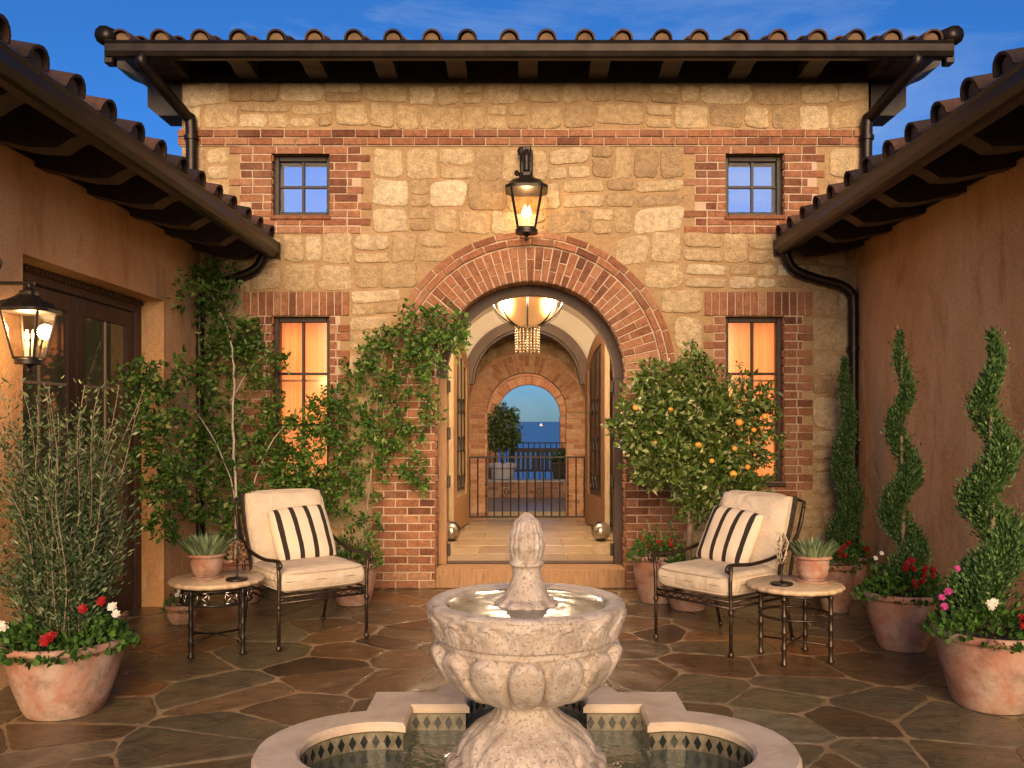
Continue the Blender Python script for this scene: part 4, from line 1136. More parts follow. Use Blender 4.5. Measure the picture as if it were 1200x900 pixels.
for (dx,dy,dz,mt,r) in ((-.27,-.16,.50,'petal_white',.034),(-.22,-.2,.505,'petal_white',.03),(.06,-.31,.46,'petal_red',.036),(.085,-.30,.48,'petal_red',.03),(.18,-.16,.59,'petal_red',.03),(.25,-.10,.62,'petal_red',.03),(.30,-.08,.585,'petal_white',.03),(.33,-.1,.55,'petal_white',.026)):
    flower(p,(dx,dy,dz),r,M[mt],6,2)

# ---- topiaries
def topiary(label,x,y,h,R,prad,ph,base,turns,phase,n,pot_h=None,tilt=0,amp=1.0,flowers=(),dark=False,under=True):
    t=thing('spiral_topiary',label,'topiary',(x,y,.008))
    pot(t,prad,ph,base)
    m=MB(); z0=ph-.03; m.tube([(0,0,z0),(.01,0,z0+.5),(-.005,0,h*.7),(0,0,h-.05)],[.02,.016,.011,.004],8); m.build('trunk',M['bark'],t,smooth=True)
    P=[];D=[];L=[]
    zs=z0+.10
    for _ in range(n):
        u=1-math.sqrt(random.random())*.97 if random.random()<.75 else random.random()
        u=min(max(u,0),.985); z=zs+(h-zs)*u
        env=R*(1-u)**.62+.012
        th=phase+turns*2*PI*u
        hr=env*.57*amp; br=env*.66
        c=Vector((hr*math.cos(th),hr*math.sin(th),z))
        q=Vector((random.gauss(0,1),random.gauss(0,1),random.gauss(0,1))).normalized()
        rr=br*random.random()**.30*(1+.20*math.sin(q.x*7+z*23)+.12*math.sin(q.y*11+z*41)+.10*math.sin(z*67+q.y*5))
        if random.random()<.05: rr+=random.uniform(.01,.05)
        pos=c+Vector((q.x*rr,q.y*rr,q.z*rr*1.05)); P.append(tuple(pos)); D.append(tuple(q*.6+Vector((random.gauss(0,.35),random.gauss(0,.35),.75)))); L.append(random.uniform(.014,.040))
    leaf_mesh('foliage',P,D,L,.42,M['topiary_leaf'],t,fold=.15)
    if under: mound(t,prad*1.12,ph-.02,int(2600*prad),M['geranium_leaf'],.042,.20)
    mound(t,prad*.9,ph-.03,int(1200*prad),M['vine_leaf'],.032,.24,wr=.5)
    for (dx,dy,dz,mt,r,k) in flowers:
        for _ in range(k):
            flower(t,(dx+random.uniform(-.035,.035)*(k>1),dy+random.uniform(-.02,.02)*(k>1),dz+random.uniform(-.03,.03)*(k>1)),r,M[mt],6,2)
    return t
random.seed(9)
topiary('dark narrow topiary in the back corner under the right downspout',at(992,600,8.1).x,CY+8.12,2.18,.17,.20,.38,.13,2.2,2.6,17000,amp=.5,flowers=[(-.05,-.2,.50,'petal_red',.02,3),(.1,-.22,.44,'petal_red',.02,3)])
topiary('slim spiral topiary in a terracotta pot, middle of the three along the right wall',2.66,CY+6.32,2.23,.128,.27,.40,.155,3.05,3.6,21000,flowers=[(-.05,-.25,.62,'petal_red',.024,6),(.09,-.24,.57,'petal_red',.02,10),(.0,-.26,.50,'petal_red',.02,4),(-.22,-.12,.66,'petal_white',.018,2)])
topiary('large corkscrew topiary in the right foreground pot beside pink and white flowers',2.63,CY+5.05,2.10,.168,.315,.43,.20,3.0,1.2,30000,flowers=[(-.34,-.17,.66,'petal_pink',.021,3),(-.36,-.2,.59,'petal_pink',.023,1),(-.24,-.1,.78,'petal_pink',.019,1),(-.15,-.30,.61,'petal_white',.025,3),(.05,-.28,.53,'petal_red',.021,18),(.29,-.20,.49,'petal_red',.022,15),(.2,-.1,.66,'petal_red',.022,5)])

# ---- orange tree
random.seed(13)
d=7.75
ot=thing('orange_tree','round leafy orange tree with ripe fruit beside the arch','tree',(at(808,700,7.6).x,CY+7.65,.008))
L0=ot.location
pot(ot,.24,.40,.15)
def bl(px,py,rpx,dd,ry=None):
    c=at(px,py,dd)-L0; r=rpx*dd/F; return (c.x,c.y,c.z,r,(ry or r),r)
BL=[bl(a,b_,r,dd) for a,b_,r,dd in [(785,458,36,7.7),(755,478,30,7.6),(822,462,38,7.8),(742,505,24,7.5),(782,505,44,7.6),(830,505,42,7.6),(872,485,30,7.7),(893,468,16,7.7),(800,548,42,7.55),(845,548,36,7.6),(765,545,30,7.7),(880,530,24,7.6),(818,585,26,7.6),(724,498,14,7.6),(870,560,20,7.6),(888,575,14,7.6),(905,515,10,7.6),(815,432,20,7.8),(760,445,16,7.7),(868,437,6,7.7),(905,480,8,7.7)]]
st=MB(); z0=.36; tr=[(0,0,z0),(.01,-.02,.7),(-.02,0,.95),(.03,.02,1.15)]; st.tube(smooth_path(tr),[.028-.0008*i for i in range(16)],8)
for b_ in BL:
    e=Vector(b_[:3]); s0=Vector((0,0,.75+random.uniform(0,.35))); mid=s0.lerp(e,.5)+Vector((0,0,-.05)); st.tube([s0,mid,e],[.014,.009,.003],6)
st.build('trunk',M['bark'],ot,smooth=True)
P,D=blob_points(BL,1900)
leaf_mesh('foliage',P,D,RNG.uniform(.030,.082,len(P)),.5,M['citrus_leaf'],ot,fold=.12)
for (px,py,r) in [(865,495,.036),(861,556,.036),(866,577,.02),(898,488,.03),(820,522,.034),(745,478,.03),(863,526,.026),(879,548,.027),(833,540,.03),(788,480,.028),(770,520,.03),(886,504,.024)]:
    c=at(px,py,7.28)-L0; m=MB(); rs=r*random.uniform(.68,.92); m.lathe([(rs*math.sin(PI*k/12)*(1-.03*(k%2))+.0005,-rs*random.uniform(.92,.98)*math.cos(PI*k/12)) for k in range(13)],18,tuple(c+Vector((0,random.uniform(-.05,.12),0)))); m.build('orange',M['orange_peel'],ot,smooth=True)
mound(ot,.22,.36,260,M['vine_leaf'],.035,.10)

# ---- two flower pots near the pillars
def flowerpot(label,x,y,w,h,mats,n,fl,name='potted_flowers'):
    t=thing(name,label,'potted plant',(x,y,.008)); pot(t,w,h,w*.64)
    for (mt,sz,hh,k,wr) in mats: mound(t,w*1.1,h-.02,k,M[mt],sz,hh,wr=wr)
    for _ in range(n):
        a=random.uniform(PI*1.0,PI*2.0); rr=w*random.uniform(.3,1); flower(t,(rr*math.cos(a),rr*math.sin(a),h+random.uniform(.05,.15)),.022,M[fl],5,2)
    return t
flowerpot('terracotta pot of leafy greens and small red flowers against the right brick jamb',1.17,CY+7.95,.23,.42,[('vine_leaf',.04,.26,420,.5),('geranium_leaf',.04,.2,300,.8),('grey_leaf',.05,.3,200,.3)],9,'petal_red')
flowerpot('low terracotta pot of trailing greens behind the left chair',-1.50,CY+7.85,.22,.36,[('vine_leaf',.045,.34,520,.5),('citrus_leaf',.04,.3,300,.5)],3,'petal_white')

# ---- climbing vines
def vine(label,loc,pot_args,stems,blobs,dens,mat,thorn=0,trunkmat='pale_bark',size=(.028,.075),yr=.09,seed=1):
    random.seed(seed)
    t=thing('climbing_vine',label,'vine',loc); pot(t,*pot_args)
    L0=Vector(loc); m=MB()
    for (pts,r) in stems:
        q=smooth_path([at(*s)-L0 for s in pts],5); n=len(q); q=[v+Vector((random.uniform(-.006,.006),random.uniform(-.006,.006),0)) for v in q]
        m.tube(q,[r*(1-.6*i/n) for i in range(n)],6)
    m.build('stem',M[trunkmat],t,smooth=True)
    B=[]
    for (px,py,r,dd) in blobs:
        if px<232: dd=min(dd, F*(2.97-r*7.5/F)/(VX-px))
        c=at(px,py,dd)-L0; R=r*dd/F; B.append((c.x,c.y,c.z,R*1.05,min(R,yr),R))
        # loose sprigs straying from every clump
        for _ in range(4):
            a=random.uniform(0,2*PI); B.append((c.x+R*1.45*math.cos(a),c.y+random.uniform(-.05,.05),c.z+R*1.2*math.sin(a),R*.28,min(.05,R*.3),R*.28))
    P,D=blob_points(B,dens*.60)
    y_max=-.03-L0.y
    keep=(P[:,1]<y_max)&(P[:,0]+L0.x>-3.08); P=P[keep]; D=D[keep]
    D[:,1]-=.35
    leaf_mesh('foliage',P,D,RNG.uniform(size[0],size[1],len(P)),.52,M[mat],t,fold=.12)
    return t
v1=[(232,325,16,8.35),(248,345,18,8.4),(225,345,13,8.3),(240,372,15,8.4),(262,388,16,8.4),(285,400,15,8.45),(306,415,12,8.45),(250,412,17,8.4),(278,428,18,8.4),(262,320,9,8.4),(168,442,11,8.0),(188,446,13,8.0),(205,432,11,8.1),(172,462,9,8.0),(200,470,17,8.1),(226,462,18,8.2),(252,455,17,8.3),(180,490,15,8.0),(206,502,19,8.1),(236,498,20,8.2),(266,488,18,8.3),(296,470,15,8.4),(312,445,11,8.4),(190,525,16,8.0),(218,535,19,8.1),(248,530,20,8.2),(276,522,18,8.3),(300,505,17,8.4),(328,490,13,8.4),(200,560,15,8.0),(230,568,17,8.1),(258,562,18,8.1),(286,556,17,8.2),(314,540,16,8.3),(338,545,14,8.4),(348,562,12,8.4),(240,598,14,8.0),(268,596,15,8.1),(290,586,14,8.2),(212,592,10,8.0),(330,570,13,8.3),(295,620,10,8.1),(255,625,11,8.0),(318,515,12,8.4),(180,575,10,7.9),(185,610,8,7.9),(158,438,7,8),(195,545,13,8),(172,505,10,8),(165,540,9,8),(205,625,9,8),(185,560,12,8),(242,440,14,8.3),(290,385,8,8.4),(262,350,12,8.4),(272,645,9,8.0),(345,505,12,8.4),(352,535,14,8.4),(334,560,13,8.4),(360,572,12,8.4),(318,588,12,8.3),(345,590,9,8.35),(372,588,9,8.35),(322,420,9,8.45),(300,395,10,8.45)]
vine('tall leafy vine climbing the left corner around the downspout',(at(284,700,7.9).x,CY+7.95,.008),(.21,.39,.13),
     [([(276,655,7.95),(277,590,8.05),(273,500,8.15),(274,440,8.25),(268,390,8.35),(245,340,8.4)],.014),([(283,655,7.95),(270,560,8.1),(228,480,7.9),(190,452,7.3),(168,445,6.95)],.008),([(283,655,7.95),(300,560,8.2),(335,500,8.4),(350,560,8.4)],.007),([(270,470,8.2),(295,430,8.4),(320,410,8.45)],.006)],
     v1,1250,'vine_leaf',seed=31)
v2=[(452,398,18,8.42),(470,412,14,8.42),(438,415,15,8.42),(488,378,14,8.4),(506,385,14,8.38),(524,375,13,8.38),(536,390,11,8.36),(540,405,8,8.36),(500,408,14,8.4),(515,430,12,8.4),(498,452,9,8.4),(505,480,7,8.4),(478,396,12,8.4),(424,436,12,8.42),(436,452,13,8.42),(412,450,9,8.42),(460,468,14,8.42),(474,488,13,8.42),(450,495,12,8.42),(488,505,8,8.42),(380,478,13,8.4),(398,470,14,8.4),(362,490,12,8.4),(410,490,13,8.4),(386,500,15,8.4),(425,512,15,8.42),(448,522,15,8.42),(470,532,13,8.42),(486,548,9,8.42),(492,565,6,8.42),(400,520,17,8.4),(374,522,14,8.4),(385,545,15,8.4),(410,548,16,8.4),(360,545,13,8.4),(436,548,12,8.42),(402,572,10,8.4),(400,592,7,8.4),(380,565,12,8.4),(342,530,10,8.4),(424,580,9,8.4),(432,610,7,8.3),(475,440,9,8.42)]
vine('leafy vine spreading from the left brick pillar over the lower window and onto the arch',(at(418,700,8.15).x,CY+8.27,.008),(.17,.32,.11),
     [([(425,665,8.25),(430,600,8.35),(436,540,8.42),(442,480,8.44),(450,410,8.44),(490,385,8.42),(530,385,8.38)],.012),([(430,600,8.35),(405,550,8.4),(385,500,8.4),(370,480,8.42)],.007),([(438,520,8.42),(465,470,8.42),(500,410,8.4)],.006)],
     v2,1300,'vine_leaf',trunkmat='bark',seed=37)

# ================================================================== tables
def round_table(label,x,y,rz,style):
    t=thing('side_table',label,'table',(x,y,.009),rz,'round stone topped side tables')
    m=MB(); m.lathe([(.001,.470),(.285,.470),(.306,.476),(.315,.488),(.313,.500),(.300,.508),(.001,.511)],96,(0,0,0),lambda r,z,a:(r*(1+(.016*math.cos(a*22)+.006*math.sin(a*9) if r>.25 else 0)),z)); m.build('table_top',M['table_stone'],t,smooth=True,angle=50)
    mt=M['bronze'] if style else M['iron']
    for k in range(4):
        a=PI/4+k*PI/2; c,s=math.cos(a)*.235,math.sin(a)*.235; m=MB()
        pr=[(.013,0),(.022,.004),(.024,.016),(.014,.03)]
        z=.03
        while z<.44:
            pr+=[(.014,z+.02),(.015,z+.07),(.0215 if style else .018,z+.082),(.0215 if style else .018,z+.09),(.014,z+.10)]; z+=.105
        pr.append((.014,.470)); m.lathe(pr,12,(c,s,0)); m.build('leg',mt,t,smooth=True)
    R=.235; f=MB()
    for z in ((.355,.45) if not style else (.30,.452)):
        f.tube([(R*math.cos(a),R*math.sin(a),z) for a in [2*PI*q/40 for q in range(41)]],.009,6,False)
    f.tube([(-.235*.7,-.235*.7,.10 if not style else .12),(0,0,.12),(.235*.7,.235*.7,.10 if not style else .12)],.007,6); f.tube([(.235*.7,-.235*.7,.10 if not style else .12),(0,0,.12),(-.235*.7,.235*.7,.10 if not style else .12)],.007,6)
    f.build('ring',mt,t,smooth=True)
    if not style:
        for q in range(8):
            f=MB(); a=2*PI*q/8+PI/8-.0; h=.17
            def pt(u,z): aa=a+u*h; return (R*math.cos(aa),R*math.sin(aa),z)
            for (A,B) in (((-1,.37),(1,.435)),((-1,.435),(1,.37)),((-1,.365),(-1,.44)),((1,.365),(1,.44)),((-1,.365),(1,.365)),((-1,.44),(1,.44))): f.tube([pt(*A),pt((A[0]+B[0])/2,(A[1]+B[1])/2),pt(*B)],.0055,5)
            f.build('lattice_panel',M['steel'],t,smooth=True)
    return t
round_table('round side table with wavy stone top and cross lattice apron, beside the left chair',-2.14,CY+6.22,.35,0)
round_table('round side table with wavy stone top and ringed bronze legs, beside the right chair',1.815,CY+6.02,.2,1)
TZ=.52
def succulent_pot(label,x,y,w,h,n,ll,ribs,z=TZ):
    t=thing('succulent_pot',label,'potted plant',(x,y,z)); 
    m=MB(); m.lathe([(.001,0),(w*.84,0),(w*.88,.006),(w*.90,.016),(.001,.017)],32); m.build('saucer',M['terracotta'],t,smooth=True,angle=40)
    pot(t,w,h,w*.66,.016,rim=.028,ribs=ribs)
    P=[];D=[];L=[];Nn=[]
    for _ in range(n):
        a=random.uniform(0,2*PI); r=w*.75*math.sqrt(random.random()); tilt=.25+.75*r/w
        P.append((r*math.cos(a),r*math.sin(a),h-.02)); D.append((math.cos(a)*tilt*.9,math.sin(a)*tilt*.9,1)); L.append(ll*random.uniform(.6,1.1)); Nn.append((-math.cos(a),-math.sin(a),.8))
    leaf_mesh('leaves',P,D,L,.15,M['aloe_leaf'],t,fold=.08,Nrm=Nn); return t
random.seed(41)
succulent_pot('terracotta pot of spiky succulents on the left side table',-2.20,CY+6.20,.125,.155,150,.19,0)
succulent_pot('ribbed terracotta pot of pale green succulents on the right side table',1.945,CY+6.05,.125,.165,150,.17,4)
def leafy_candlestick(label,x,y,h,mat,kind):
    t=thing('candle_holder',label,'candle holder',(x,y,TZ))
    m=MB(); m.lathe([(.001,0),(.070,0),(.075,.006),(.072,.014),(.05,.018),(.014,.022),(.008,.03),(.007,h*.45),(.012,h*.5),(.02,h*.52),(.001,h*.53)],28); m.build('stand',M['iron'],t,smooth=True,angle=50)
    P=[];D=[];L=[]
    for k in range(90 if kind==0 else 70):
        u=random.random(); a=random.uniform(0,2*PI); rr=(.035+.03*math.sin(PI*u)) if kind==0 else (.012+.022*abs(math.sin(PI*u*2.2)))
        z=h*.42+h*.58*u; P.append((rr*math.cos(a)*.5,rr*math.sin(a)*.5,z)); D.append((math.cos(a),math.sin(a),random.uniform(-.3,.9))); L.append(random.uniform(.02,.045) if kind==0 else random.uniform(.015,.035))
    leaf_mesh('leaves',P,D,L,.6,M[mat],t,fold=.2)
    if kind==1:
        m=MB()
        for s_ in range(5):
            a=s_*1.3; m.tube([(0,0,h*.4),(.03*math.cos(a),.03*math.sin(a),h*.6),(.045*math.cos(a+.5),.045*math.sin(a+.5),h*.85),(.02*math.cos(a),.02*math.sin(a),h*1.05)],.004,5)
        m.build('twig',M['pale_bark'],t,smooth=True)
    return t
leafy_candlestick('brown dried-leaf ornament on a dark stand, on the left side table',-1.96,CY+6.10,.25,'brown_leaf',0)
leafy_candlestick('pale twig ornament on a dark stand, on the right side table',1.70,CY+5.93,.33,'tan_leaf',1)
# small terracotta pot on the floor between corner topiary and right table
flowerpot('small terracotta pot of red flowers on the floor behind the right side table',2.62,CY+7.55,.17,.40,[('geranium_leaf',.035,.16,260,.8),('vine_leaf',.03,.2,240,.5)],12,'petal_red')
flowerpot('small pot of pale flowers low by the left door jamb',-2.72,CY+7.1,.13,.15,[('grey_leaf',.03,.16,260,.35),('vine_leaf',.03,.12,120,.5)],7,'petal_white')

# ================================================================== armchairs
def cushion(w,dp,h,e=5,n=18,puff=.15,uv=False):
    """soft box of size w x dp x h centred on the origin, thickness along z"""
    m=MB(); m.uv=[] if uv else None
    def P(u,v,s):
        # superellipse outline, domed faces, pinched corners
        x=w/2*u; y=dp/2*v; edge=max(abs(u),abs(v))**e
        cr=1-.045*(abs(u)*abs(v))**3
        th=h/2*( (1-edge)**.42 if edge<1 else 0)*(1-puff*(u*u+v*v)/2)
        return (x*cr,y*cr,s*th+.002*math.sin(u*9+v*4)*s)
    for s_ in (1,-1):
        vs=[P(math.sin(PI/2*(-1+2*i/n)),math.sin(PI/2*(-1+2*j/n)),s_) for j in range(n+1) for i in range(n+1)]
        fs=[(j*(n+1)+i,j*(n+1)+i+1,(j+1)*(n+1)+i+1,(j+1)*(n+1)+i) for j in range(n) for i in range(n)]
        if s_<0: fs=[f[::-1] for f in fs]
        m.add(vs,fs)
        if uv: m.uv += [((v_[0]/w+.5),(v_[1]/dp+.5)) for v_ in vs]
    return m
def xform(mb,mat): mb.v=[tuple(mat @ Vector(p)) for p in mb.v]; return mb
def outline(w,dp,e=.045,n=40):
    out=[]
    for k in range(n+1):
        t=2*PI*k/n; c,s=math.cos(t),math.sin(t); q=(abs(c)**14+abs(s)**14)**(-1/14); x,y=c*q,s*q; cr=1-e*(abs(x)*abs(y))**3
        out.append((w/2*x*cr,dp/2*y*cr,0))
    return out
def armchair(label,x,y,rz,px):
    t=thing('patio_armchair',label,'armchair',(x,y,.009),rz,'cushioned metal armchairs')
    W=.335
    for sx in (-1,1):
        m=MB(); m.tube([(sx*W,-.34,0),(sx*W,-.34,.30),(sx*W,-.345,.50),(sx*(W+.01),-.35,.615)],[.0125,.0125,.013,.014],10)
        m.lathe([(.001,0),(.017,.002),(.022,.016),(.017,.032),(.012,.04)],12,(sx*W,-.34,0)); m.lathe([(.013,-.02),(.019,-.01),(.019,.01),(.013,.02)],12,(sx*W,-.34,.30))
        m.build('leg',M['bronze'],t,smooth=True)
        m=MB(); m.tube([(sx*(W-.01),.40,0),(sx*(W-.01),.34,.20),(sx*(W-.01),.32,.34)],[.012,.013,.013],10); m.lathe([(.001,0),(.017,.002),(.021,.014),(.015,.03)],12,(sx*(W-.01),.40,0)); m.build('leg',M['bronze'],t,smooth=True)
        m=MB(); q=smooth_path([(sx*(W+.005),.52,.97),(sx*(W+.015),.44,.80),(sx*(W+.02),.32,.695),(sx*(W+.025),.12,.635),(sx*(W+.02),-.12,.612),(sx*(W+.015),-.30,.622),(sx*(W+.01),-.375,.620),(sx*(W+.01),-.40,.595),(sx*(W+.01),-.375,.575)],5)
        m.tube(q,.0135,10); m.build('arm',M['bronze'],t,smooth=True)
        m=MB(); m.tube(smooth_path([(sx*W,.32,.34),(sx*(W+.005),.36,.55),(sx*(W+.005),.45,.80),(sx*(W),.535,1.0)],5),.0125,10); m.build('back_post',M['bronze'],t,smooth=True)
    m=MB()
    for z in (.33,.372): 
        m.tube([(-W,-.34,z),(W,-.34,z)],.0095,8); m.tube([(-W,.32,z),(W,.32,z)],.009,8)
        for sx in (-1,1): m.tube([(sx*W,-.34,z),(sx*W,.32,z)],.009,8)
    for k in range(1,7):
        xx=-W+2*W*k/7; m.tube([(xx,-.34,.372),(xx,.32,.372)],.005,5)
    n=18
    m.tube([(-W+2*W*k/n,-.345,.351+.012*(1 if k%2 else -1)) for k in range(n+1)],.0055,5)
    m.build('seat_frame',M['bronze'],t,smooth=True)
    m=MB(); m.tube(smooth_path([(-W,.535,1.0),(-.15,.55,1.03),(.15,.55,1.03),(W,.535,1.0)]),.011,8)
    for k in range(1,6):
        xx=-W+2*W*k/6; m.tube([(xx,.33,.37),(xx,.37,.56),(xx,.46,.80),(xx,.545,1.02)],.006,5)
    m.build('back_frame',M['bronze'],t,smooth=True)
    Mx=Matrix.Translation((0,-.03,.472))
    s=xform(cushion(.66,.66,.19,9,22,.10),Mx).build('seat_cushion',M['fabric'],t,smooth=True)
    m=MB()
    for zz in (.055,-.055): m.tube([tuple(Mx@Vector((p[0]*1.0,p[1]*1.0,zz))) for p in outline(.655,.655)],.0055,6,False)
    m.build('piping',M['piping'],s,smooth=True)
    tilt=math.radians(68)
    Mb=Matrix.Translation((0,.335,.77))@Matrix.Rotation(tilt,4,'X')
    s=xform(cushion(.63,.60,.17,7,22,.16),Mb).build('back_cushion',M['fabric'],t,smooth=True)
    m=MB(); m.tube([tuple(Mb@Vector((p[0],p[1],.03))) for p in outline(.625,.595)],.0055,6,False); m.build('piping',M['piping'],s,smooth=True)
    for sx in (-1,1):
        m=MB()
        q=[tuple(Mb@Vector((sx*.322,-.29+.58*k/8,-.012+.006*math.sin(k)))) for k in range(9)]
        for k in range(8):
            a,b_=Vector(q[k]),Vector(q[k+1]); m.obox((a+b_)/2,(1,0,0),(b_-a).normalized(),Vector((1,0,0)).cross((b_-a).normalized()),.006,(b_-a).length/2+.004,.022)
        m.build('side_band',M['dark_cloth'],s)
    Mp=Matrix.Translation((px,.165,.735))@Matrix.Rotation(math.radians(64),4,'X')@Matrix.Rotation(math.radians(4 if px>0 else -5),4,'Z')
    s=xform(cushion(.47,.44,.15,3.2,24,.35,uv=True),Mp).build('striped_pillow',M['stripes'],t,smooth=True)
    m=MB(); m.tube([tuple(Mp@Vector(p)) for p in outline(.47,.44,.05)],.005,6,False); m.build('piping',M['stripe_edge'],s,smooth=True)
    return t
M['dark_cloth']=mat_noise('dark_cloth',(.025,.018,.013),(.05,.036,.027),20,.95,.2,200,.001)
M['stripe_edge']=mat_noise('stripe_edge',(.52,.43,.32),(.58,.48,.37),8,.95,.2,200,.001)
def place_chair(label,fl,fr,px):
    """front leg floor points -> centre and turn"""
    a=Vector(fl);b_=Vector(fr); d=(b_-a); rz=math.atan2(d.y,d.x); mid=(a+b_)/2; fwd=Vector((-math.sin(rz),math.cos(rz))); c=mid+fwd*.34
    return armchair(label,c.x,c.y,rz,px)
place_chair('cushioned metal armchair with striped pillow, left of the arch',(-1.71,CY+6.20),(-1.16,CY+6.61),.05)
place_chair('cushioned metal armchair with striped pillow, right of the arch',(.955,CY+6.55),(1.39,CY+6.03),-.06)

# ================================================================== lanterns
def lantern(label,loc,s,mount,rz=0,power=60):
    """tapered four-sided glass lantern; body hangs with its centre at loc"""
    t=thing('wall_lantern',label,'lantern',loc,rz)
    rt,rb=.155*s,.085*s; zt,zb=.20*s,-.20*s
    def sq(r,z): return [Vector((x*r,y*r,z)) for x,y in ((-1,-1),(1,-1),(1,1),(-1,1))]
    A=sq(rt,zt);B=sq(rb,zb)
    f=MB()
    for i in range(4):
        f.tube([A[i],B[i]],.011*s,6); f.tube([A[i],A[(i+1)%4]],.014*s,6); f.tube([B[i],B[(i+1)%4]],.012*s,6)
        mA=(A[i]+A[(i+1)%4])/2; mB=(B[i]+B[(i+1)%4])/2; 
    f.lathe([(rb*1.35,zb-.05*s),(rb*1.35,zb-.01*s),(rb*1.1,zb),(.001,zb)],4*6,(0,0,0)); f.lathe([(.001,zb-.13*s),(.014*s,zb-.12*s),(.022*s,zb-.10*s),(.014*s,zb-.08*s),(.05*s,zb-.05*s)],16)
    f.build('cage',M['iron'],t,smooth=True,angle=50)
    r=MB(); rr=MB()
    prof=[(rt*1.38,zt-.02*s),(rt*1.40,zt+.01*s),(rt*1.15,zt+.035*s),(rt*.95,zt+.075*s),(rt*.55,zt+.10*s),(rt*.40,zt+.13*s),(rt*.42,zt+.16*s),(rt*.2,zt+.18*s),(.008,zt+.20*s)]
    def sqf(r_,z_,a):
        c,s_=math.cos(a),math.sin(a); return (r_*min(1/max(abs(c),abs(s_)),1.18)/1.0,z_)
    r.lathe(prof,32,(0,0,0),sqf); r.build('cap',M['iron'],t,smooth=True,angle=40)
    for i in range(4):
        g=MB(); k=.97; g.add([A[i]*k+Vector((0,0,zt*.03)),A[(i+1)%4]*k+Vector((0,0,zt*.03)),B[(i+1)%4]*k,B[i]*k],[(0,1,2,3)]); g.build('glass',M['lamp_glass'],t)
    for (dx,dy) in ((.03,.0),(-.022,.018),(-.01,-.03)):
        c=MB(); c.lathe([(.001,zb+.01*s),(.010*s,zb+.01*s),(.010*s,-.06*s),(.001,-.055*s)],10,(dx*s,dy*s,0)); co=c.build('candle',M['candle'],t,smooth=True)
        c=MB(); c.lathe([(.001,-.055*s),(.010*s,-.035*s),(.012*s,-.015*s),(.006*s,.02*s),(.001,.04*s)],10,(dx*s,dy*s,0)); c.build('flame',M['flame'],co,smooth=True)
    mount(t)
    l=bpy.data.lights.new('lantern_light','POINT'); l.energy=power; l.color=(1,.62,.30); l.shadow_soft_size=.05
    lo=bpy.data.objects.new('lantern_light',l); C.objects.link(lo); lo.parent=t; lo.location=(0,0,.06)
    return t
def mount_arch(t):
    m=MB(); m.box(-.062,.062,.20,.245,.28,.62,.012); m.box(-.045,.045,.03,.20,.50,.60,.014); m.lathe([(.001,-.03),(.035,-.02),(.045,.02),(.03,.05),(.001,.06)],14,(-.045,.12,.56))
    m.tube(smooth_path([(0,.20,.55),(0,.08,.56),(0,.0,.50),(0,.0,.40),(0,0,.36)]),.034,10)
    m.tube(smooth_path([(0,.21,.30),(-.05,.12,.33),(-.09,.03,.36),(-.105,0,.33),(-.085,-.02,.31)]),.012,8)
    m.build('bracket',M['iron'],t,smooth=True,angle=40)
lp=at(617,245,8.36)
lantern('black iron lantern with lit candles mounted over the brick arch',lp,.92,mount_arch,0,7)
def mount_left(t):
    m=MB(); z=.285
    m.box(-.36,-.335,-.05,.05,z-.2,z+.24,.01)
    m.tube([(-.335,0,z),(0.03,0,z)],.011,8); m.tube(smooth_path([(-.335,0,z-.15),(-.22,0,z-.12),(-.10,0,z-.09),(-.03,0,z-.05),(0.0,0,z-.03)]),.012,8)
    m.tube(smooth_path([(-.335,0,z+.02),(-.26,0,z+.10),(-.20,0,z+.15),(-.16,0,z+.12),(-.18,0,z+.07),(-.215,0,z+.09)]),.010,8)
    m.tube([(0,0,z),(0,0,z-.14)],.009,8); m.build('bracket',M['iron'],t,smooth=True,angle=40)
ll=Vector((-2.755,CY+4.98,at(0,392,4.98).z))
lantern('black iron lantern with lit candles on a scrolled bracket by the left doors',ll,.66,mount_left,0,22)
# chandelier in the passage
ch=thing('chandelier','glowing glass bowl chandelier with beaded crystal drop in the passage','chandelier',(at(618,360,10).x,CY+10.0,2.34))
bz=.62
m=MB(); n=14; pr=[(.001,bz-.32+.0)]+[(.33*math.sin(PI/2*k/n),bz-.32*math.cos(PI/2*k/n)) for k in range(1,n+1)]+[(.32,bz),(.31,bz-.01)]; m.lathe(pr,40,(0,0,0),closed=True); m.build('glass_bowl',M['lamp_bowl'],ch,smooth=True)
m=MB()
for k in range(6):
    a=k*PI/3+PI/6; m.tube([((.335)*math.sin(PI/2*q/10)*math.cos(a),.335*math.sin(PI/2*q/10)*math.sin(a),bz-.325*math.cos(PI/2*q/10)) for q in range(11)],.010,6)
    m.tube([(.46*math.cos(a)*math.sin(PI/2*q/10),.46*math.sin(a)*math.sin(PI/2*q/10),bz+.02-.33*math.cos(PI/2*q/10)) for q in range(2,11)],.008,6)
for r_,z_ in ((.335,bz),(.46,bz+.02)): m.tube([(r_*math.cos(a),r_*math.sin(a),z_) for a in [2*PI*q/40 for q in range(41)]],.010,6,False)
m.tube([(0,0,bz-.1),(0,0,bz+.20)],.012,8); m.build('frame',M['iron'],ch,smooth=True)
for ring_,(R_,n_) in enumerate(((.13,20),(.08,12),(.03,6))):
    for k in range(n_):
        a=2*PI*k/n_; m=MB()
        for z in range(11 - ring_ if ring_ else 9+(k%2)): m.lathe([(.001,-.013),(.010,-.004),(.011,.004),(.001,.013)],6,(R_*math.cos(a),R_*math.sin(a),bz-.31-z*.031))
        m.build('crystal_strand',M['crystal'],ch,smooth=True)
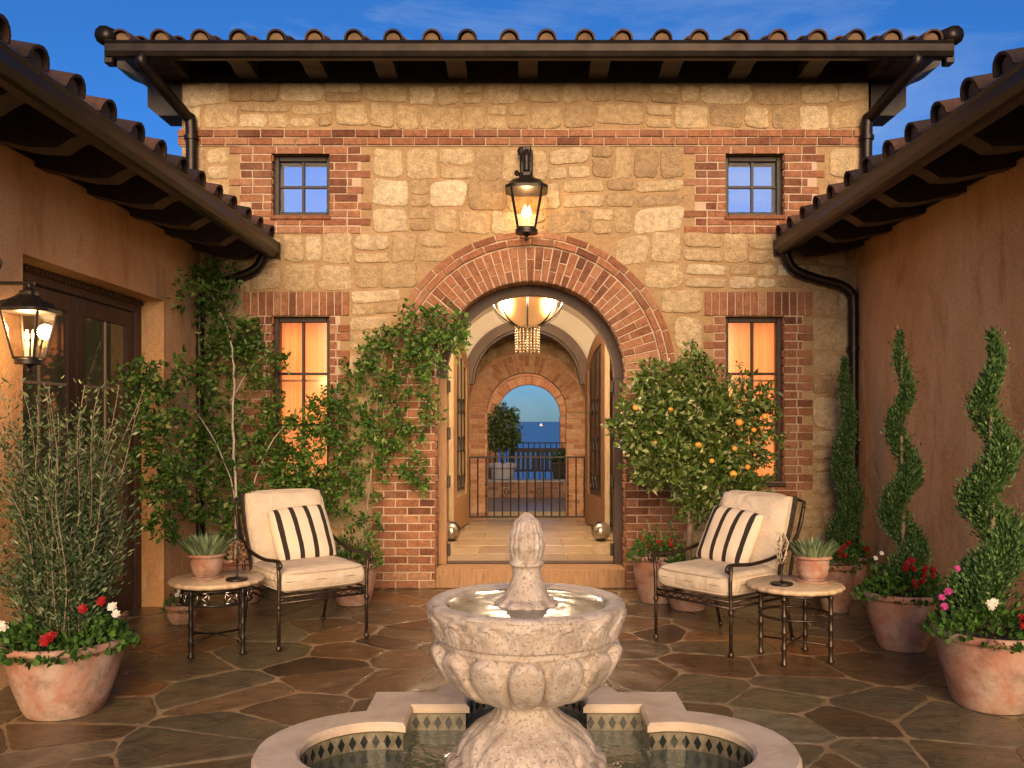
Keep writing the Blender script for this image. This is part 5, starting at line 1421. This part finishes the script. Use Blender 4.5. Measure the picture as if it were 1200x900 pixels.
for k in range(3):
    a=2*PI*k/3+PI/2; l=bpy.data.lights.new('chandelier_light','POINT'); l.energy=85; l.color=(1,.72,.46); l.shadow_soft_size=.04
    lo=bpy.data.objects.new('chandelier_light',l); C.objects.link(lo); lo.parent=ch; lo.location=(.40*math.cos(a),.40*math.sin(a),bz-.06)
    m=MB(); m.lathe([(.001,-.03),(.016,-.02),(.02,0),(.012,.025),(.001,.03)],10,(.40*math.cos(a),.40*math.sin(a),bz-.01)); m.build('bulb',M['candle'],ch,smooth=True)

# metal balls on the passage floor
for sx,lab in ((-1,'polished metal sphere on the passage floor, left side of the doorway'),(1,'polished metal sphere on the passage floor, right side of the doorway')):
    x=-.875 if sx<0 else .90
    t=thing('metal_sphere',lab,'metal ball',(x,CY+10.6,FZ),0,'metal spheres holding the passage doors'); m=MB(); r=.115
    m.lathe([(r*math.sin(PI*k/20)+.0005,r-r*math.cos(PI*k/20)) for k in range(21)],36); m.build('ball',M['steel'],t,smooth=True)
    m=MB(); m.tube([(.05*math.cos(a),.05*math.sin(a),.004) for a in [2*PI*q/20 for q in range(21)]],.006,6,False); m.build('ring_foot',M['iron'],t,smooth=True)

# ================================================================== far garden things
random.seed(50)
d=17.9
t=thing('potted_tree','small round-headed tree in a white pot beyond the arches','potted plant',(at(589,560,d).x,CY+d,.16)); L0=t.location
m=MB(); m.lathe([(.001,0),(.20,0),(.21,.02),(.25,.50),(.29,.53),(.29,.60),(.26,.61),(.25,.55),(.001,.55)],32); pm=m.build('pot',M['white_paint'],t,smooth=True,angle=40)
m=MB(); m.tube([(0,0,.5),(.01,0,.9),(0,.01,1.15)],[.03,.024,.02],8); m.build('trunk',M['bark'],t,smooth=True)
P,D=blob_points([(0,0,1.30,.34,.34,.36),(.06,0,1.55,.22,.22,.2),(-.1,0,1.05,.2,.2,.2),(.1,-.05,1.1,.22,.2,.2)],2100)
leaf_mesh('foliage',P,D,RNG.uniform(.05,.10,len(P)),.42,M['citrus_leaf'],t,fold=.12)
t=thing('potted_shrub','small leafy shrub in a dark square planter on the right of the far garden','potted plant',(at(660,560,17.6).x,CY+17.6,.16))
m=MB(); m.add([(-.17,-.17,0),(.17,-.17,0),(.17,.17,0),(-.17,.17,0),(-.21,-.21,.62),(.21,-.21,.62),(.21,.21,.62),(-.21,.21,.62)],[(3,2,1,0),(4,5,6,7),(0,1,5,4),(1,2,6,5),(2,3,7,6),(3,0,4,7)]); m.box(-.23,.23,-.23,.23,.60,.66,.01); m.build('planter',M['iron'],t)
mound(t,.24,.64,260,M['vine_leaf'],.08,.28)
t=thing('garden_bench','dark slatted bench facing the sea behind the far railing garden','bench',(at(630,560,18.4).x,CY+18.4,.16))
for sx in (-1,1):
    m=MB(); m.box(sx*.56-.03,sx*.56+.03,-.22,-.16,0,.86,.006); m.build('leg',M['dark_wood'],t); m=MB(); m.box(sx*.56-.03,sx*.56+.03,.18,.24,0,.62,.006); m.build('leg',M['dark_wood'],t)
    m=MB(); m.box(sx*.56-.035,sx*.56+.035,-.22,.26,.62,.66,.006); m.build('arm',M['dark_wood'],t)
m=MB()
for k in range(5): m.box(-.55,.55,-.17+k*.08,-.11+k*.08,.42,.45,.004)
m.build('seat',M['dark_wood'],t)
m=MB()
for k in range(11): m.box(-.52+k*.098,-.46+k*.098,-.205,-.18,.46,.84,.004)
m.box(-.56,.56,-.21,-.17,.82,.90,.006); m.build('backrest',M['dark_wood'],t)
# sailing boat out at sea
bp_=at(634,499.6,2700); t=thing('sailing_boat','tiny white sailing boat on the sea seen through the arches','boat',(bp_.x,bp_.y,-12))
t.scale=(.55,.55,.55); m=MB(); m.add([(-9,0,.2),(-6,-2,0),(6,-2.2,0),(9,0,.3),(6,2.2,0),(-6,2,0),(-10,0,2),(-6,-2.6,1.9),(6,-2.8,2),(11,0,2.6),(6,2.8,2),(-6,2.6,1.9)],[(5,4,3,2,1,0),(6,7,8,9,10,11)]+[(i,(i+1)%6,6+(i+1)%6,6+i) for i in range(6)]); m.build('hull',M['white_paint'],t)
m=MB(); m.tube([(1,0,2),(1,0,18)],.15,6); m.build('mast',M['white_paint'],t)
for nm,pts in (('sail',[(.6,0,3),(-7.5,.5,3.2),(.6,0,17.5)]),('sail',[(1.6,0,3),(9.5,-.4,2.9),(1.6,0,15)])):
    m=MB(); vs=[Vector(p) for p in pts]+[Vector(p)+Vector((0,.12,0)) for p in pts]; m.add(vs,[(0,1,2),(5,4,3),(0,3,4,1),(1,4,5,2),(2,5,3,0)]); m.build(nm,M['white_paint'],t)

# ================================================================== light, sky, camera
SUN_EL,SUN_AZ=math.radians(14),math.radians(4)        # low sun behind and a little to the right of the camera
sd=Vector((math.sin(SUN_AZ)*math.cos(SUN_EL),-math.cos(SUN_AZ)*math.cos(SUN_EL),math.sin(SUN_EL)))   # towards the sun
sl=bpy.data.lights.new('sun','SUN'); sl.energy=5.0; sl.angle=math.radians(44); sl.color=(1,.67,.37)
so=bpy.data.objects.new('sun',sl); C.objects.link(so); so.rotation_euler=(-sd).to_track_quat('-Z','Y').to_euler(); so.location=(3,-14,6)
wd=bpy.data.worlds.new('World'); scene.world=wd; wd.use_nodes=True; nt=wd.node_tree; bg=nt.nodes['Background']
sk=nt.nodes.new('ShaderNodeTexSky'); sk.sky_type='NISHITA'; sk.sun_disc=False; sk.sun_elevation=SUN_EL; sk.sun_rotation=math.atan2(sd.x,sd.y); sk.ozone_density=4.0; sk.air_density=1.0; sk.dust_density=.1
tc=nt.nodes.new('ShaderNodeTexCoord'); mp=nt.nodes.new('ShaderNodeMapping'); mp.inputs['Scale'].default_value=(1.2,1.2,4.5); mp.inputs['Location'].default_value=(.35,0,.2)
nt.links.new(tc.outputs['Generated'],mp.inputs[0])
cn=noise(nt,2.1,7,.62,mp.outputs[0],.7); cf=ramp(nt,cn,[(.46,(0,0,0)),(.72,(.5,.5,.5))])
hs=nt.nodes.new('ShaderNodeHueSaturation'); hs.inputs['Saturation'].default_value=1.15; nt.links.new(sk.outputs[0],hs.inputs['Color'])
sz=nt.nodes.new('ShaderNodeSeparateXYZ'); nt.links.new(tc.outputs['Generated'],sz.inputs[0])
hz=ramp(nt,sz.outputs[2],[(0,(.36,.44,.58)),(.10,(.55,.62,.74)),(.30,(.9,.94,1)),(.45,(1,1,1))])   # duller blue band low over the water
skc=mixc(nt,1.0,mixc(nt,1.0,hs.outputs[0],(.58,.84,1.18),'MULTIPLY'),hz,'MULTIPLY')
nt.links.new(mixc(nt,cf,skc,(3.4,4.4,6.0)),bg.inputs[0]); bg.inputs[1].default_value=.092
cam=bpy.data.cameras.new('camera'); cam.sensor_width=36; cam.lens=36*F/1200; cam.shift_x=-(VX-600)/1200; cam.shift_y=(HY-450)/1200; cam.clip_end=100000; cam.clip_start=.05
co=bpy.data.objects.new('camera',cam); C.objects.link(co); co.location=(0,CY,EYE); co.rotation_euler=(PI/2,0,0); scene.camera=co
scene.view_settings.view_transform='Standard'; scene.view_settings.look='None'; scene.view_settings.exposure=.46; scene.view_settings.gamma=1
scene.cycles.use_denoising=True; scene.cycles.max_bounces=8; scene.cycles.transparent_max_bounces=12; scene.cycles.sample_clamp_indirect=6; scene.cycles.caustics_refractive=False; scene.cycles.caustics_reflective=False
